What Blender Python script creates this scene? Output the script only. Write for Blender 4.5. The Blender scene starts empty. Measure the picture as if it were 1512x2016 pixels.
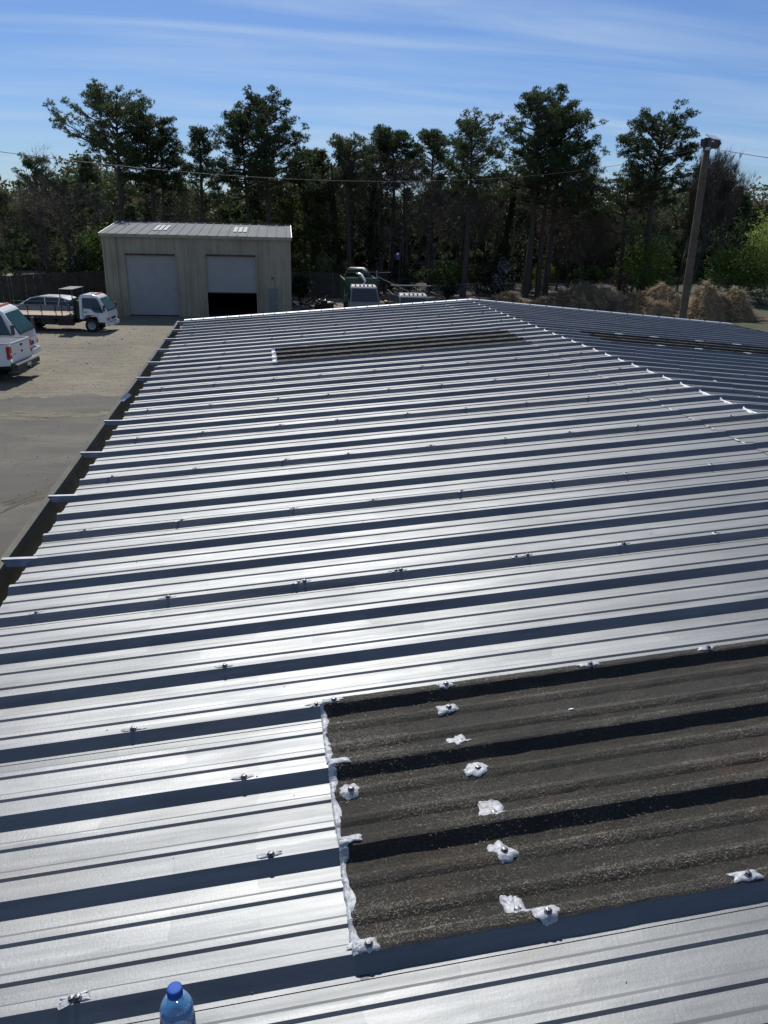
import bpy, math, random
import numpy as np
from mathutils import Vector, Matrix
R = math.radians
PI = math.pi
scene = bpy.context.scene
C = scene.collection

# ------------------------------------------------------------------ camera
PITCH, YAW, ROLL, CAMZ = 0.365647, 0.166132, 0.026459, 7.0
fwd = Vector((math.sin(YAW)*math.cos(PITCH), math.cos(YAW)*math.cos(PITCH), -math.sin(PITCH)))
right = Vector((math.cos(YAW), -math.sin(YAW), 0.0))
up = right.cross(fwd)
r2 = math.cos(ROLL)*right + math.sin(ROLL)*up
u2 = -math.sin(ROLL)*right + math.cos(ROLL)*up
cam_data = bpy.data.cameras.new('camera')
cam = bpy.data.objects.new('camera', cam_data)
C.objects.link(cam)
m = Matrix((r2, u2, -fwd)).transposed().to_4x4()
m.translation = Vector((0, 0, CAMZ))
cam.matrix_world = m
cam_data.sensor_fit = 'HORIZONTAL'
cam_data.sensor_width = 36.0
cam_data.lens = 1501.3/1512*36
cam_data.clip_start = 0.05
cam_data.clip_end = 3000
scene.camera = cam

# ------------------------------------------------------------------ light
SUN_EL, SUN_AZ_LEFT = R(48), R(4)          # the sun stands ahead of the camera, a little to the left
world = bpy.data.worlds.new('World')
scene.world = world
world.use_nodes = True
wn, wl = world.node_tree.nodes, world.node_tree.links
wn.clear()
wout = wn.new('ShaderNodeOutputWorld')
wbg = wn.new('ShaderNodeBackground')
wbg.inputs['Strength'].default_value = 0.095
sky = wn.new('ShaderNodeTexSky')
sky.sky_type = 'NISHITA'
sky.sun_disc = False
sky.sun_elevation = SUN_EL
sky.sun_rotation = -SUN_AZ_LEFT
sky.altitude = 200
sky.air_density = 1.0
sky.dust_density = 0.35
sky.ozone_density = 2.2
# thin cirrus
tc = wn.new('ShaderNodeTexCoord')
sep = wn.new('ShaderNodeSeparateXYZ')
wl.new(tc.outputs['Generated'], sep.inputs[0])
def wmath(op, a, b=None, clamp=False):
    n = wn.new('ShaderNodeMath'); n.operation = op; n.use_clamp = clamp
    for i, v in enumerate((a, b)):
        if v is None: continue
        if isinstance(v, (int, float)): n.inputs[i].default_value = v
        else: wl.new(v, n.inputs[i])
    return n.outputs[0]
zc = wmath('MAXIMUM', wmath('ADD', sep.outputs['Z'], 0.12), 0.05)
cx = wmath('DIVIDE', sep.outputs['X'], zc)
cy = wmath('DIVIDE', sep.outputs['Y'], zc)
comb = wn.new('ShaderNodeCombineXYZ')
wl.new(cx, comb.inputs[0]); wl.new(cy, comb.inputs[1])
mp = wn.new('ShaderNodeMapping')
mp.inputs['Rotation'].default_value = (0, 0, R(16))
mp.inputs['Scale'].default_value = (0.40, 2.3, 1)
wl.new(comb.outputs[0], mp.inputs[0])
n1 = wn.new('ShaderNodeTexNoise'); n1.inputs['Scale'].default_value = 1.25
n1.inputs['Detail'].default_value = 7; n1.inputs['Roughness'].default_value = 0.56; n1.inputs['Distortion'].default_value = 0.5
wl.new(mp.outputs[0], n1.inputs['Vector'])
n2 = wn.new('ShaderNodeTexNoise'); n2.inputs['Scale'].default_value = 0.55; n2.inputs['Detail'].default_value = 3
wl.new(comb.outputs[0], n2.inputs['Vector'])
ramp = wn.new('ShaderNodeValToRGB')
ramp.color_ramp.elements[0].position = 0.40; ramp.color_ramp.elements[0].color = (0, 0, 0, 1)
ramp.color_ramp.elements[1].position = 0.70; ramp.color_ramp.elements[1].color = (1, 1, 1, 1)
wl.new(n1.outputs['Fac'], ramp.inputs[0])
r2n = wn.new('ShaderNodeValToRGB')
r2n.color_ramp.elements[0].position = 0.30; r2n.color_ramp.elements[0].color = (.35, .35, .35, 1)
r2n.color_ramp.elements[1].position = 0.70; r2n.color_ramp.elements[1].color = (1, 1, 1, 1)
wl.new(n2.outputs['Fac'], r2n.inputs[0])
cf = wmath('MULTIPLY', wmath('MULTIPLY', ramp.outputs[0], r2n.outputs[0]), 0.70, True)
mixc = wn.new('ShaderNodeMix'); mixc.data_type = 'RGBA'
wl.new(cf, mixc.inputs[0])
tint = wn.new('ShaderNodeMix'); tint.data_type = 'RGBA'; tint.blend_type = 'MULTIPLY'; tint.inputs[0].default_value = 1
tint.inputs[7].default_value = (.50, .65, .92, 1)      # a deeper blue than the model's, all over the sky
wl.new(sky.outputs[0], tint.inputs[6]); wl.new(tint.outputs[2], mixc.inputs[6])
mixc.inputs[7].default_value = (5.6, 6.9, 8.6, 1)
wl.new(mixc.outputs[2], wbg.inputs['Color'])
wl.new(wbg.outputs[0], wout.inputs['Surface'])

sun_data = bpy.data.lights.new('sun', 'SUN')
sun_data.energy = 5.0
sun_data.angle = R(0.53)
sun_data.color = (1.0, 0.955, 0.89)
sun = bpy.data.objects.new('sun', sun_data)
C.objects.link(sun)
sdir = Vector((-math.sin(SUN_AZ_LEFT)*math.cos(SUN_EL), math.cos(SUN_AZ_LEFT)*math.cos(SUN_EL), math.sin(SUN_EL)))
sun.rotation_euler = sdir.to_track_quat('Z', 'Y').to_euler()
sun.location = sdir*60

scene.view_settings.view_transform = 'Standard'
scene.view_settings.look = 'None'
scene.view_settings.gamma = 1
scene.view_settings.use_curve_mapping = False
scene.view_settings.exposure = 0.0
scene.render.engine = 'CYCLES'

# ------------------------------------------------------------------ materials
MATS = {}
class NT:
    def __init__(s, name):
        s.m = bpy.data.materials.new(name); s.m.use_nodes = True
        s.t = s.m.node_tree; s.n = s.t.nodes; s.l = s.t.links
        s.p = s.n['Principled BSDF']
        s.pos = None
    def geo(s):
        if s.pos is None:
            s.pos = s.n.new('ShaderNodeNewGeometry').outputs['Position']
        return s.pos
    def mapped(s, sc=(1, 1, 1), rot=(0, 0, 0)):
        mpn = s.n.new('ShaderNodeMapping')
        mpn.inputs['Scale'].default_value = sc; mpn.inputs['Rotation'].default_value = rot
        s.l.new(s.geo(), mpn.inputs[0]); return mpn.outputs[0]
    def noise(s, scale, detail=4, rough=0.55, vec=None, dist=0.0):
        n = s.n.new('ShaderNodeTexNoise')
        n.inputs['Scale'].default_value = scale; n.inputs['Detail'].default_value = detail
        n.inputs['Roughness'].default_value = rough; n.inputs['Distortion'].default_value = dist
        s.l.new(vec if vec is not None else s.geo(), n.inputs['Vector']); return n.outputs['Fac']
    def ramp(s, fac, stops):
        r = s.n.new('ShaderNodeValToRGB'); cr = r.color_ramp
        while len(cr.elements) < len(stops): cr.elements.new(0.5)
        for e, (p, c) in zip(cr.elements, stops):
            e.position = p
            e.color = (c, c, c, 1) if isinstance(c, (int, float)) else (*c, 1)
        s.l.new(fac, r.inputs[0]); return r.outputs[0]
    def mix(s, fac, a, b, mode='MIX'):
        n = s.n.new('ShaderNodeMix'); n.data_type = 'RGBA'; n.blend_type = mode
        for i, v in ((0, fac), (6, a), (7, b)):
            if isinstance(v, (int, float)):
                n.inputs[i].default_value = v if i == 0 else (v, v, v, 1)
            elif isinstance(v, tuple): n.inputs[i].default_value = (*v, 1)
            else: s.l.new(v, n.inputs[i])
        return n.outputs[2]
    def math(s, op, a, b=None):
        n = s.n.new('ShaderNodeMath'); n.operation = op
        for i, v in enumerate((a, b)):
            if v is None: continue
            if isinstance(v, (int, float)): n.inputs[i].default_value = v
            else: s.l.new(v, n.inputs[i])
        return n.outputs[0]
    def bump(s, h, strength=0.3, dist=0.01):
        b = s.n.new('ShaderNodeBump'); b.inputs['Strength'].default_value = strength
        b.inputs['Distance'].default_value = dist
        s.l.new(h, b.inputs['Height']); s.l.new(b.outputs[0], s.p.inputs['Normal'])
    def set(s, **k):
        for kk, v in k.items():
            i = s.p.inputs[kk.replace('_', ' ')]
            if isinstance(v, (int, float)): i.default_value = v
            elif isinstance(v, tuple): i.default_value = (*v, 1)
            else: s.l.new(v, i)
        return s

def simple(name, col, rough=0.6, metal=0.0, var=0.25, scale=8.0, bump=0.0, spec=None, coat=0.0):
    t = NT(name)
    f = t.noise(scale, 4)
    lo = tuple(max(0, c*(1-var)) for c in col); hi = tuple(min(1, c*(1+var)) for c in col)
    t.set(Base_Color=t.ramp(f, [(0.3, lo), (0.7, hi)]), Roughness=rough, Metallic=metal)
    if spec is not None: t.p.inputs['Specular IOR Level'].default_value = spec
    if coat: t.p.inputs['Coat Weight'].default_value = coat
    if bump: t.bump(f, bump, 0.02)
    MATS[name] = t.m
    return t.m

# aluminium-coated sheet: brushed streaks along the slope, smears, patchy roller marks
def roof_metal():
    t = NT('coated_metal')
    streak = t.noise(1.0, 5, 0.6, t.mapped((2.2, 34, 2)))
    blot = t.noise(1.7, 5, 0.6, t.mapped((0.8, 2.2, 1)), 0.6)
    fine = t.noise(140, 3, 0.7)
    spang = t.noise(60, 2, 0.6, t.mapped((1, .6, 1), (0, 0, .6)), 1.6)
    br = t.n.new('ShaderNodeTexBrick')
    br.inputs['Color1'].default_value = (0, 0, 0, 1); br.inputs['Color2'].default_value = (1, 1, 1, 1)
    br.inputs['Mortar'].default_value = (.5, .5, .5, 1); br.inputs['Mortar Size'].default_value = 0.0
    br.inputs['Scale'].default_value = 1.0; br.inputs['Brick Width'].default_value = 0.43; br.inputs['Row Height'].default_value = 0.076
    dn = t.n.new('ShaderNodeTexNoise'); dn.inputs['Scale'].default_value = 9; dn.inputs['Detail'].default_value = 4
    t.l.new(t.geo(), dn.inputs['Vector'])
    vm = t.n.new('ShaderNodeVectorMath'); vm.operation = 'MULTIPLY_ADD'
    t.l.new(dn.outputs['Color'], vm.inputs[0]); vm.inputs[1].default_value = (.09, .05, 0)
    t.l.new(t.geo(), vm.inputs[2]); t.l.new(vm.outputs[0], br.inputs['Vector'])
    patch = br.outputs['Color']
    v = t.mix(0.5, streak, blot)
    v = t.mix(0.11, v, patch)
    col = t.ramp(v, [(0.30, (.146, .155, .163)), (0.5, (.192, .202, .209)), (0.70, (.248, .257, .263))])
    col = t.mix(t.ramp(fine, [(.62, 0), (.75, .35)]), col, (.30, .305, .305))
    grime = t.ramp(t.noise(0.9, 6, 0.65, None, .8), [(.56, 0), (.74, .30)])
    col = t.mix(grime, col, (.17, .155, .142))
    rough = t.ramp(v, [(0.3, .62), (0.7, .54)])
    t.set(Base_Color=col, Metallic=0.88, Roughness=rough)
    h = t.mix(0.30, t.mix(0.5, streak, spang), fine)
    oil = t.noise(1.0, 3, .5, t.mapped((1.1, 4.5, 1)), .4)      # gentle buckling of the thin sheet
    b0 = t.n.new('ShaderNodeBump'); b0.inputs['Strength'].default_value = .35; b0.inputs['Distance'].default_value = .02
    t.l.new(oil, b0.inputs['Height'])
    b1 = t.n.new('ShaderNodeBump'); b1.inputs['Strength'].default_value = .22; b1.inputs['Distance'].default_value = .004
    t.l.new(h, b1.inputs['Height']); t.l.new(b0.outputs[0], b1.inputs['Normal']); t.l.new(b1.outputs[0], t.p.inputs['Normal'])
    MATS['coated_metal'] = t.m
roof_metal()

def fibre_mat():
    t = NT('weathered_fibreglass')
    a = t.noise(9, 5, 0.6, t.mapped((1, 1.8, 1)), .3)
    b = t.noise(420, 2, 0.7, t.mapped((1, .35, 1), (0, 0, .7)), 2.0)
    ring = t.n.new('ShaderNodeTexVoronoi'); ring.feature = 'DISTANCE_TO_EDGE'; ring.inputs['Scale'].default_value = 26
    t.l.new(t.geo(), ring.inputs['Vector'])
    edge = t.ramp(ring.outputs['Distance'], [(0.0, 1.0), (.10, 0.0)])
    lich = t.ramp(t.noise(3.2, 4), [(.50, 0), (.62, .45)])
    col = t.ramp(a, [(.3, (.032, .028, .021)), (.55, (.056, .051, .038)), (.75, (.088, .080, .060))])
    col = t.mix(t.math('MULTIPLY', edge, lich), col, (.03, .026, .02))
    rust = t.ramp(t.noise(2.3, 4), [(.55, 0), (.72, .5)])
    col = t.mix(rust, col, (.10, .060, .034))
    col = t.mix(t.ramp(b, [(.56, 0), (.72, .55)]), col, (.22, .205, .165))
    col = t.mix(t.ramp(t.noise(170, 3, .8), [(.44, .75), (.56, 0)]), col, (.018, .017, .014))
    t.set(Base_Color=col, Roughness=.62)
    t.p.inputs['Specular IOR Level'].default_value = .35
    t.bump(t.mix(.6, t.noise(130, 4, .75), b), .9, .010)
    MATS['weathered_fibreglass'] = t.m
fibre_mat()

def ground_mat():
    t = NT('gravel_yard')
    a = t.noise(.16, 6, .6); b = t.noise(2.4, 5, .6, t.mapped((.35, 1.4, 1))); c = t.noise(26, 4, .7)
    col = t.ramp(t.mix(.5, a, b), [(.36, (.098, .082, .054)), (.5, (.168, .148, .104)), (.64, (.245, .222, .165))])
    col = t.mix(t.ramp(c, [(.35, .5), (.65, 0)]), col, (.09, .078, .062))
    vor = t.n.new('ShaderNodeTexVoronoi'); vor.inputs['Scale'].default_value = 13
    t.l.new(t.geo(), vor.inputs['Vector'])
    col = t.mix(.22, col, vor.outputs['Color'], 'SOFT_LIGHT')
    wv = t.noise(1.0, 5, .6, t.mapped((.10, 1.1, 1), (0, 0, .35)), .5)      # faint wheel tracks
    col = t.mix(t.ramp(wv, [(.54, 0), (.66, .45)]), col, (.12, .105, .08))
    stain = t.noise(.55, 5, .7)
    col = t.mix(t.ramp(stain, [(.60, 0), (.70, .4)]), col, (.10, .075, .055))
    t.set(Base_Color=col, Roughness=.93); t.bump(t.mix(.5, b, c), .6, .05)
    MATS['gravel_yard'] = t.m
    t = NT('old_asphalt')
    a = t.noise(.35, 6, .62, t.mapped((.6, 1.5, 1)), .6); c = t.noise(60, 3, .7)
    col = t.ramp(a, [(.32, (.048, .045, .035)), (.52, (.078, .072, .056)), (.68, (.125, .113, .086))])
    col = t.mix(t.ramp(c, [(.4, .35), (.62, 0)]), col, (.05, .048, .045))
    cr = t.n.new('ShaderNodeTexVoronoi'); cr.feature = 'DISTANCE_TO_EDGE'; cr.inputs['Scale'].default_value = .33
    dn = t.n.new('ShaderNodeTexNoise'); dn.inputs['Scale'].default_value = 1.6; dn.inputs['Detail'].default_value = 6
    t.l.new(t.geo(), dn.inputs['Vector'])
    t.l.new(t.mix(.35, t.geo(), dn.outputs['Color'], 'ADD'), cr.inputs['Vector'])
    col = t.mix(t.ramp(cr.outputs['Distance'], [(0.0, .45), (.010, 0)]), col, (.03, .03, .028))
    t.set(Base_Color=col, Roughness=.88); t.bump(c, .4, .02)
    MATS['old_asphalt'] = t.m
    for nm, c0, c1, c2 in (('grass_field', (.028, .033, .012), (.050, .055, .020), (.085, .078, .034)),
                           ('forest_floor', (.028, .022, .014), (.05, .038, .024), (.085, .065, .04)),
                           ('bare_dirt', (.05, .034, .020), (.085, .058, .034), (.13, .095, .055)),
                           ('sandy_dirt', (.055, .047, .034), (.095, .084, .062), (.15, .132, .098))):
        t = NT(nm)
        a = t.noise(.5, 6, .65); c = t.noise(14, 4, .7)
        t.set(Base_Color=t.ramp(t.mix(.5, a, c), [(.35, c0), (.5, c1), (.65, c2)]), Roughness=.95)
        t.bump(c, .8, .08); MATS[nm] = t.m
ground_mat()

def leaf_mat(name, lo, hi, trans=0.25):
    t = NT(name)
    oi = t.n.new('ShaderNodeObjectInfo')
    f = t.math('MULTIPLY_ADD', t.noise(.55, 3), 1.0)
    f = t.mix(.35, t.noise(.7, 4), oi.outputs['Random'])
    col = t.ramp(f, [(.32, lo), (.68, hi)])
    t.set(Base_Color=col, Roughness=.6)
    t.p.inputs['Specular IOR Level'].default_value = .22
    tr = t.n.new('ShaderNodeBsdfTranslucent'); t.l.new(col, tr.inputs['Color'])
    ms = t.n.new('ShaderNodeMixShader'); ms.inputs[0].default_value = trans
    t.l.new(t.p.outputs[0], ms.inputs[1]); t.l.new(tr.outputs[0], ms.inputs[2])
    t.l.new(ms.outputs[0], t.n['Material Output'].inputs['Surface'])
    MATS[name] = t.m
leaf_mat('pine_needles', (.046, .074, .030), (.105, .140, .060), .36)
leaf_mat('olive_needles', (.045, .062, .018), (.105, .120, .038), .32)
leaf_mat('dark_ivy', (.016, .026, .012), (.034, .048, .020), .15)
leaf_mat('brown_buds', (.075, .060, .034), (.15, .122, .068), .35)
leaf_mat('red_buds', (.090, .032, .020), (.15, .06, .035), .3)
leaf_mat('spring_leaves', (.12, .18, .035), (.26, .33, .09), .5)
leaf_mat('green_leaves', (.035, .075, .016), (.10, .16, .035), .40)
leaf_mat('pale_leaves', (.11, .13, .05), (.24, .25, .12), .3)
leaf_mat('white_blossom', (.20, .19, .19), (.40, .38, .38), .3)
leaf_mat('dry_straw', (.27, .205, .12), (.52, .42, .28), .45)
simple('heap_straw', (.26, .20, .12), .95, var=.5, scale=2.5, bump=.8)
simple('pine_bark', (.060, .047, .037), .9, var=.35, scale=3, bump=.5)
simple('grey_bark', (.075, .064, .053), .9, var=.3, scale=3, bump=.4)
simple('twig', (.11, .09, .072), .9, var=.3, scale=1.5)
simple('pole_wood', (.115, .088, .060), .88, var=.3, scale=5, bump=.4)
simple('fence_wood', (.060, .055, .046), .85, var=.35, scale=2.2)
simple('garage_cream', (.31, .275, .195), .55, var=.10, scale=.8, spec=.3)
t = NT('garage_cream')
_a = t.noise(1.0, 5, .6, t.mapped((3.2, 3.2, .22))); _b = t.noise(.5, 4)
t.set(Base_Color=t.ramp(t.mix(.4, _a, _b), [(.34, (.205, .180, .128)), (.5, (.29, .262, .190)), (.68, (.34, .315, .24))]), Roughness=.6)
MATS['garage_cream'] = t.m
simple('garage_roof_metal', (.17, .18, .185), .85, .0, var=.10, scale=.7, spec=.12)
simple('door_white', (.28, .285, .28), .5, var=.07, scale=1.2)
simple('door_green', (.14, .17, .165), .5, var=.1)
simple('translucent_panel', (.42, .44, .43), .3, var=.06)
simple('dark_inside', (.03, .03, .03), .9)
simple('galvanised', (.42, .43, .44), .38, .85, var=.12, scale=6)
simple('strap_metal', (.20, .21, .23), .5, .7, var=.25, scale=20)
simple('gutter_paint', (.090, .085, .060), .6, .1, var=.35, scale=4, bump=.2)
simple('trim_metal', (.60, .61, .62), .38, .7, var=.1, scale=5)
simple('sealant_silver', (.34, .36, .38), .55, .1, var=.35, scale=55, bump=.3)
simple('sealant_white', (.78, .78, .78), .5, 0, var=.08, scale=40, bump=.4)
simple('screw_metal', (.10, .10, .11), .42, .8, var=.2)
simple('wall_sheet', (.42, .41, .37), .5, .2, var=.1)
simple('white_paint', (.74, .75, .76), .28, var=.04, scale=2, coat=.5)
simple('dusty_white', (.20, .21, .22), .5, var=.2)
simple('silver_paint', (.50, .52, .54), .3, .4, var=.04, coat=.5)
simple('car_grey', (.20, .20, .23), .3, .4, var=.04, coat=.5)
simple('rubber', (.018, .018, .018), .85)
simple('chassis_black', (.022, .022, .023), .6)
simple('black_plastic', (.03, .03, .032), .5)
simple('rim_steel', (.33, .33, .34), .4, .6)
simple('rack_green', (.020, .040, .030), .45)
simple('dumpster_green', (.012, .060, .028), .5)
simple('deck_wood', (.30, .235, .165), .8, var=.2, scale=4)
simple('orange_plastic', (.60, .16, .03), .35)
simple('red_plastic', (.42, .015, .018), .25)
simple('lamp_clear', (.72, .72, .70), .15)
simple('chrome', (.62, .63, .64), .18, .95)
simple('blue_print', (.02, .05, .22), .5)
simple('yellow_paint', (.55, .42, .14), .5)
simple('rusty_steel', (.10, .055, .035), .8, .3, var=.5)
simple('wire_black', (.025, .025, .028), .6)
simple('wire_alu', (.55, .55, .55), .35, .8)
simple('tarp_black', (.010, .011, .012), .55, var=.3)
simple('asphalt_stone', (.16, .15, .13), .9, var=.4)
simple('solar_panel_white', (.52, .54, .58), .3, .3)
t = NT('dark_glass'); t.set(Base_Color=(.012, .018, .024), Roughness=.06); t.p.inputs['Specular IOR Level'].default_value = .6; MATS['dark_glass'] = t.m
t = NT('teal_glass'); t.set(Base_Color=(.035, .090, .110), Roughness=.08); t.p.inputs['Specular IOR Level'].default_value = .6; MATS['teal_glass'] = t.m
def plastic(name, col, alpha_ior=1.45, rough=.03):
    t = NT(name); t.set(Base_Color=col, Roughness=rough, IOR=alpha_ior)
    t.p.inputs['Transmission Weight'].default_value = 1.0; MATS[name] = t.m
t = NT('clear_bottle_plastic'); t.set(Base_Color=(.55, .75, .90), Roughness=.06, Alpha=.16); t.p.inputs['Specular IOR Level'].default_value = .6; MATS['clear_bottle_plastic'] = t.m
t = NT('water'); t.set(Base_Color=t.ramp(t.noise(60, 3), [(.35, (.010, .12, .38)), (.65, (.03, .24, .52))]), Roughness=.08, Alpha=.62); MATS['water'] = t.m
simple('cap_blue', (.022, .085, .36), .6, var=.12, scale=90, spec=.18)
simple('label_blue', (.012, .05, .22), .35, var=.15, scale=30)
simple('emboss_pale', (.45, .62, .80), .3, var=.05)

# ------------------------------------------------------------------ mesh helpers
class MB:
    def __init__(s): s.v = []; s.f = []; s.m = []
    def add(s, vs, fs, mi=0):
        o = len(s.v); s.v += [tuple(v) for v in vs]; s.f += [tuple(i+o for i in f) for f in fs]; s.m += [mi]*len(fs); return s
    def box(s, x0, x1, y0, y1, z0, z1, mi=0):
        return s.add([(x0,y0,z0),(x1,y0,z0),(x1,y1,z0),(x0,y1,z0),(x0,y0,z1),(x1,y0,z1),(x1,y1,z1),(x0,y1,z1)],
                     [(3,2,1,0),(4,5,6,7),(0,1,5,4),(1,2,6,5),(2,3,7,6),(3,0,4,7)], mi)
    def tube(s, pts, rs, n=8, mi=0, caps=True):
        pts = [Vector(p) for p in pts]
        if isinstance(rs, (int, float)): rs = [rs]*len(pts)
        vs = []; prev = None
        for i, p in enumerate(pts):
            d = (pts[min(i+1, len(pts)-1)] - pts[max(i-1, 0)]).normalized()
            a = prev if prev is not None else (Vector((0, 0, 1)) if abs(d.z) < .9 else Vector((1, 0, 0)))
            u = (a - d*a.dot(d)).normalized(); w = d.cross(u); prev = u
            for k in range(n):
                t = 2*PI*k/n
                vs.append(p + (u*math.cos(t) + w*math.sin(t))*rs[i])
        fs = []
        for i in range(len(pts)-1):
            for k in range(n):
                a = i*n+k; b = i*n+(k+1) % n
                fs.append((a, b, b+n, a+n))
        if caps:
            fs.append(tuple(range(n-1, -1, -1))); fs.append(tuple((len(pts)-1)*n+k for k in range(n)))
        return s.add(vs, fs, mi)
    def cyl(s, a, b, r, n=12, mi=0): return s.tube([a, b], [r, r], n, mi)
    def prism(s, poly, y0, y1, mi=0, w=None):
        # poly: (x,z) outline; extruded along y. w: optional (y0,y1) pairs per vertex
        n = len(poly)
        vs = [(x, (w[i][0] if w else y0), z) for i, (x, z) in enumerate(poly)] + [(x, (w[i][1] if w else y1), z) for i, (x, z) in enumerate(poly)]
        fs = [tuple(range(n)), tuple(range(2*n-1, n-1, -1))] + [(i, i+n, (i+1) % n+n, (i+1) % n) for i in range(n)]
        return s.add(vs, fs, mi)
    def lathe(s, prof, n=24, mi=0, c=(0, 0)):
        vs = []
        for r, z in prof:
            for k in range(n):
                t = 2*PI*k/n; vs.append((c[0]+r*math.cos(t), c[1]+r*math.sin(t), z))
        fs = [(i*n+k, i*n+(k+1) % n, (i+1)*n+(k+1) % n, (i+1)*n+k) for i in range(len(prof)-1) for k in range(n)]
        return s.add(vs, fs, mi)
    def mesh(s, name, mats, smooth=False):
        me = bpy.data.meshes.new(name)
        me.from_pydata(s.v, [], s.f)
        for q in ([mats] if isinstance(mats, str) else mats): me.materials.append(MATS[q])
        if max(s.m or [0]) > 0: me.polygons.foreach_set('material_index', s.m)
        if smooth: me.polygons.foreach_set('use_smooth', [True]*len(me.polygons))
        me.update(); return me
    def build(s, name, mats, parent=None, smooth=False, **k):
        return link(name, s.mesh(name, mats, smooth), parent, **k)

def link(name, me, parent=None, loc=None, rot=None, **k):
    o = bpy.data.objects.new(name, me); C.objects.link(o)
    if parent is not None: o.parent = parent
    if loc is not None: o.location = loc
    if rot is not None: o.rotation_euler = rot
    tag(o, **k); return o
def tag(o, label=None, cat=None, group=None, kind=None):
    if label: o['label'] = label
    if cat: o['category'] = cat
    if group: o['group'] = group
    if kind: o['kind'] = kind
    return o
def thing(name, loc=(0, 0, 0), rz=0, label=None, cat=None, group=None):
    o = bpy.data.objects.new(name, None); C.objects.link(o)
    o.empty_display_size = .3
    o.location = loc; o.rotation_euler = (0, 0, rz)
    return tag(o, label, cat, group)
def tri_mesh(name, V, mats, mi=None):
    """V: (n,3,3) array of separate triangles"""
    n = len(V)
    me = bpy.data.meshes.new(name)
    me.vertices.add(n*3); me.loops.add(n*3); me.polygons.add(n)
    me.vertices.foreach_set('co', np.ascontiguousarray(V, dtype=np.float32).ravel())
    me.loops.foreach_set('vertex_index', np.arange(n*3, dtype=np.int32))
    me.polygons.foreach_set('loop_start', np.arange(0, n*3, 3, dtype=np.int32))
    for q in ([mats] if isinstance(mats, str) else mats): me.materials.append(MATS[q])
    if mi is not None: me.polygons.foreach_set('material_index', np.asarray(mi, dtype=np.int32))
    me.update(calc_edges=True); me.validate(); return me
def copy_tree(o, parent=None):
    c = o.copy(); C.objects.link(c); c.parent = parent
    for ch in o.children: copy_tree(ch, c)
    return c

# ------------------------------------------------------------------ ground
def sheet(name, pts, z, mat, label=None):
    return MB().add([(x, y, z) for x, y in pts], [tuple(range(len(pts)))]).build(name, mat, kind='structure')
sheet('ground', [(-900, -600), (900, -600), (900, 1200), (-900, 1200)], 0.0, 'gravel_yard')
rnd = random.Random(4)
edge = [(-60 + i*.37, 31.9 + .38*math.sin(i*.23) + .25*math.sin(i*.71) + rnd.uniform(-.30, .30) ) for i in range(446)]
sheet('asphalt_apron', [(-60, -40), (105, -40)] + edge[::-1], 0.006, 'old_asphalt')
# a sandy wash of loose dirt lying over the asphalt along the building
def blob(cx, cy, rx, ry, n, rot, seed, amp=.25):
    q = random.Random(seed); out = []
    ph = [q.uniform(0, 6.28) for _ in range(5)]
    for i in range(n):
        t = 2*PI*i/n
        k = 1 + amp*(.5*math.sin(3*t+ph[0]) + .35*math.sin(5*t+ph[1]) + .3*math.sin(9*t+ph[2]) + .25*math.sin(17*t+ph[3]))
        x, y = rx*k*math.cos(t), ry*k*math.sin(t)
        out.append((cx + x*math.cos(rot)-y*math.sin(rot), cy + x*math.sin(rot)+y*math.cos(rot)))
    return out
sheet('sandy_wash', blob(-5.3, 21.3, 2.6, .28, 90, R(63), 3, .5), 0.012, 'sandy_dirt')
sheet('grass_field', blob(66, 74, 40, 30, 80, 0, 8, .08), 0.006, 'grass_field')
sheet('forest_floor', [(-20, 76), (8, 80), (24, 80), (60, 92), (220, 92), (420, 700), (-420, 700), (-120, 112), (-22, 104)], 0.012, 'forest_floor')
sheet('bare_dirt_bank', blob(47, 59.0, 13, 2.0, 70, R(-8), 5, .15), 0.018, 'bare_dirt')
for i_ in range(11):      # tongues of gravel washed over the edge of the asphalt
    sheet('gravel_patch', blob(-18+i_*2.0+rnd.uniform(-.6, .6), 31.2-rnd.uniform(0, 2.6), rnd.uniform(.7, 1.9), rnd.uniform(.15, .5), 60, rnd.uniform(-.15, .2), 40+i_, .6), 0.010+.0003*i_, 'gravel_yard')
# loose gravel, far too many to count
rs = np.random.RandomState(2)
N = 5200
px = rs.uniform(-20, 3, N); py = 14 + 48*rs.rand(N)**.45
sz = rs.uniform(.010, .032, N)*(1+1.3*(rs.rand(N) > .985))
T = []
ang = rs.uniform(0, 6.28, N)
for k in range(3):
    a = ang + k*2.094
    b = a + 2.094
    P0 = np.stack([px+sz*np.cos(a), py+sz*np.sin(a), np.full(N, .008)], 1)
    P1 = np.stack([px+sz*np.cos(b), py+sz*np.sin(b), np.full(N, .008)], 1)
    P2 = np.stack([px, py, .008+sz*.8], 1)
    T.append(np.stack([P0, P1, P2], 1))
link('gravel', tri_mesh('gravel', np.concatenate(T), 'asphalt_stone'), label='loose stones scattered over the yard', kind='stuff')

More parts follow.
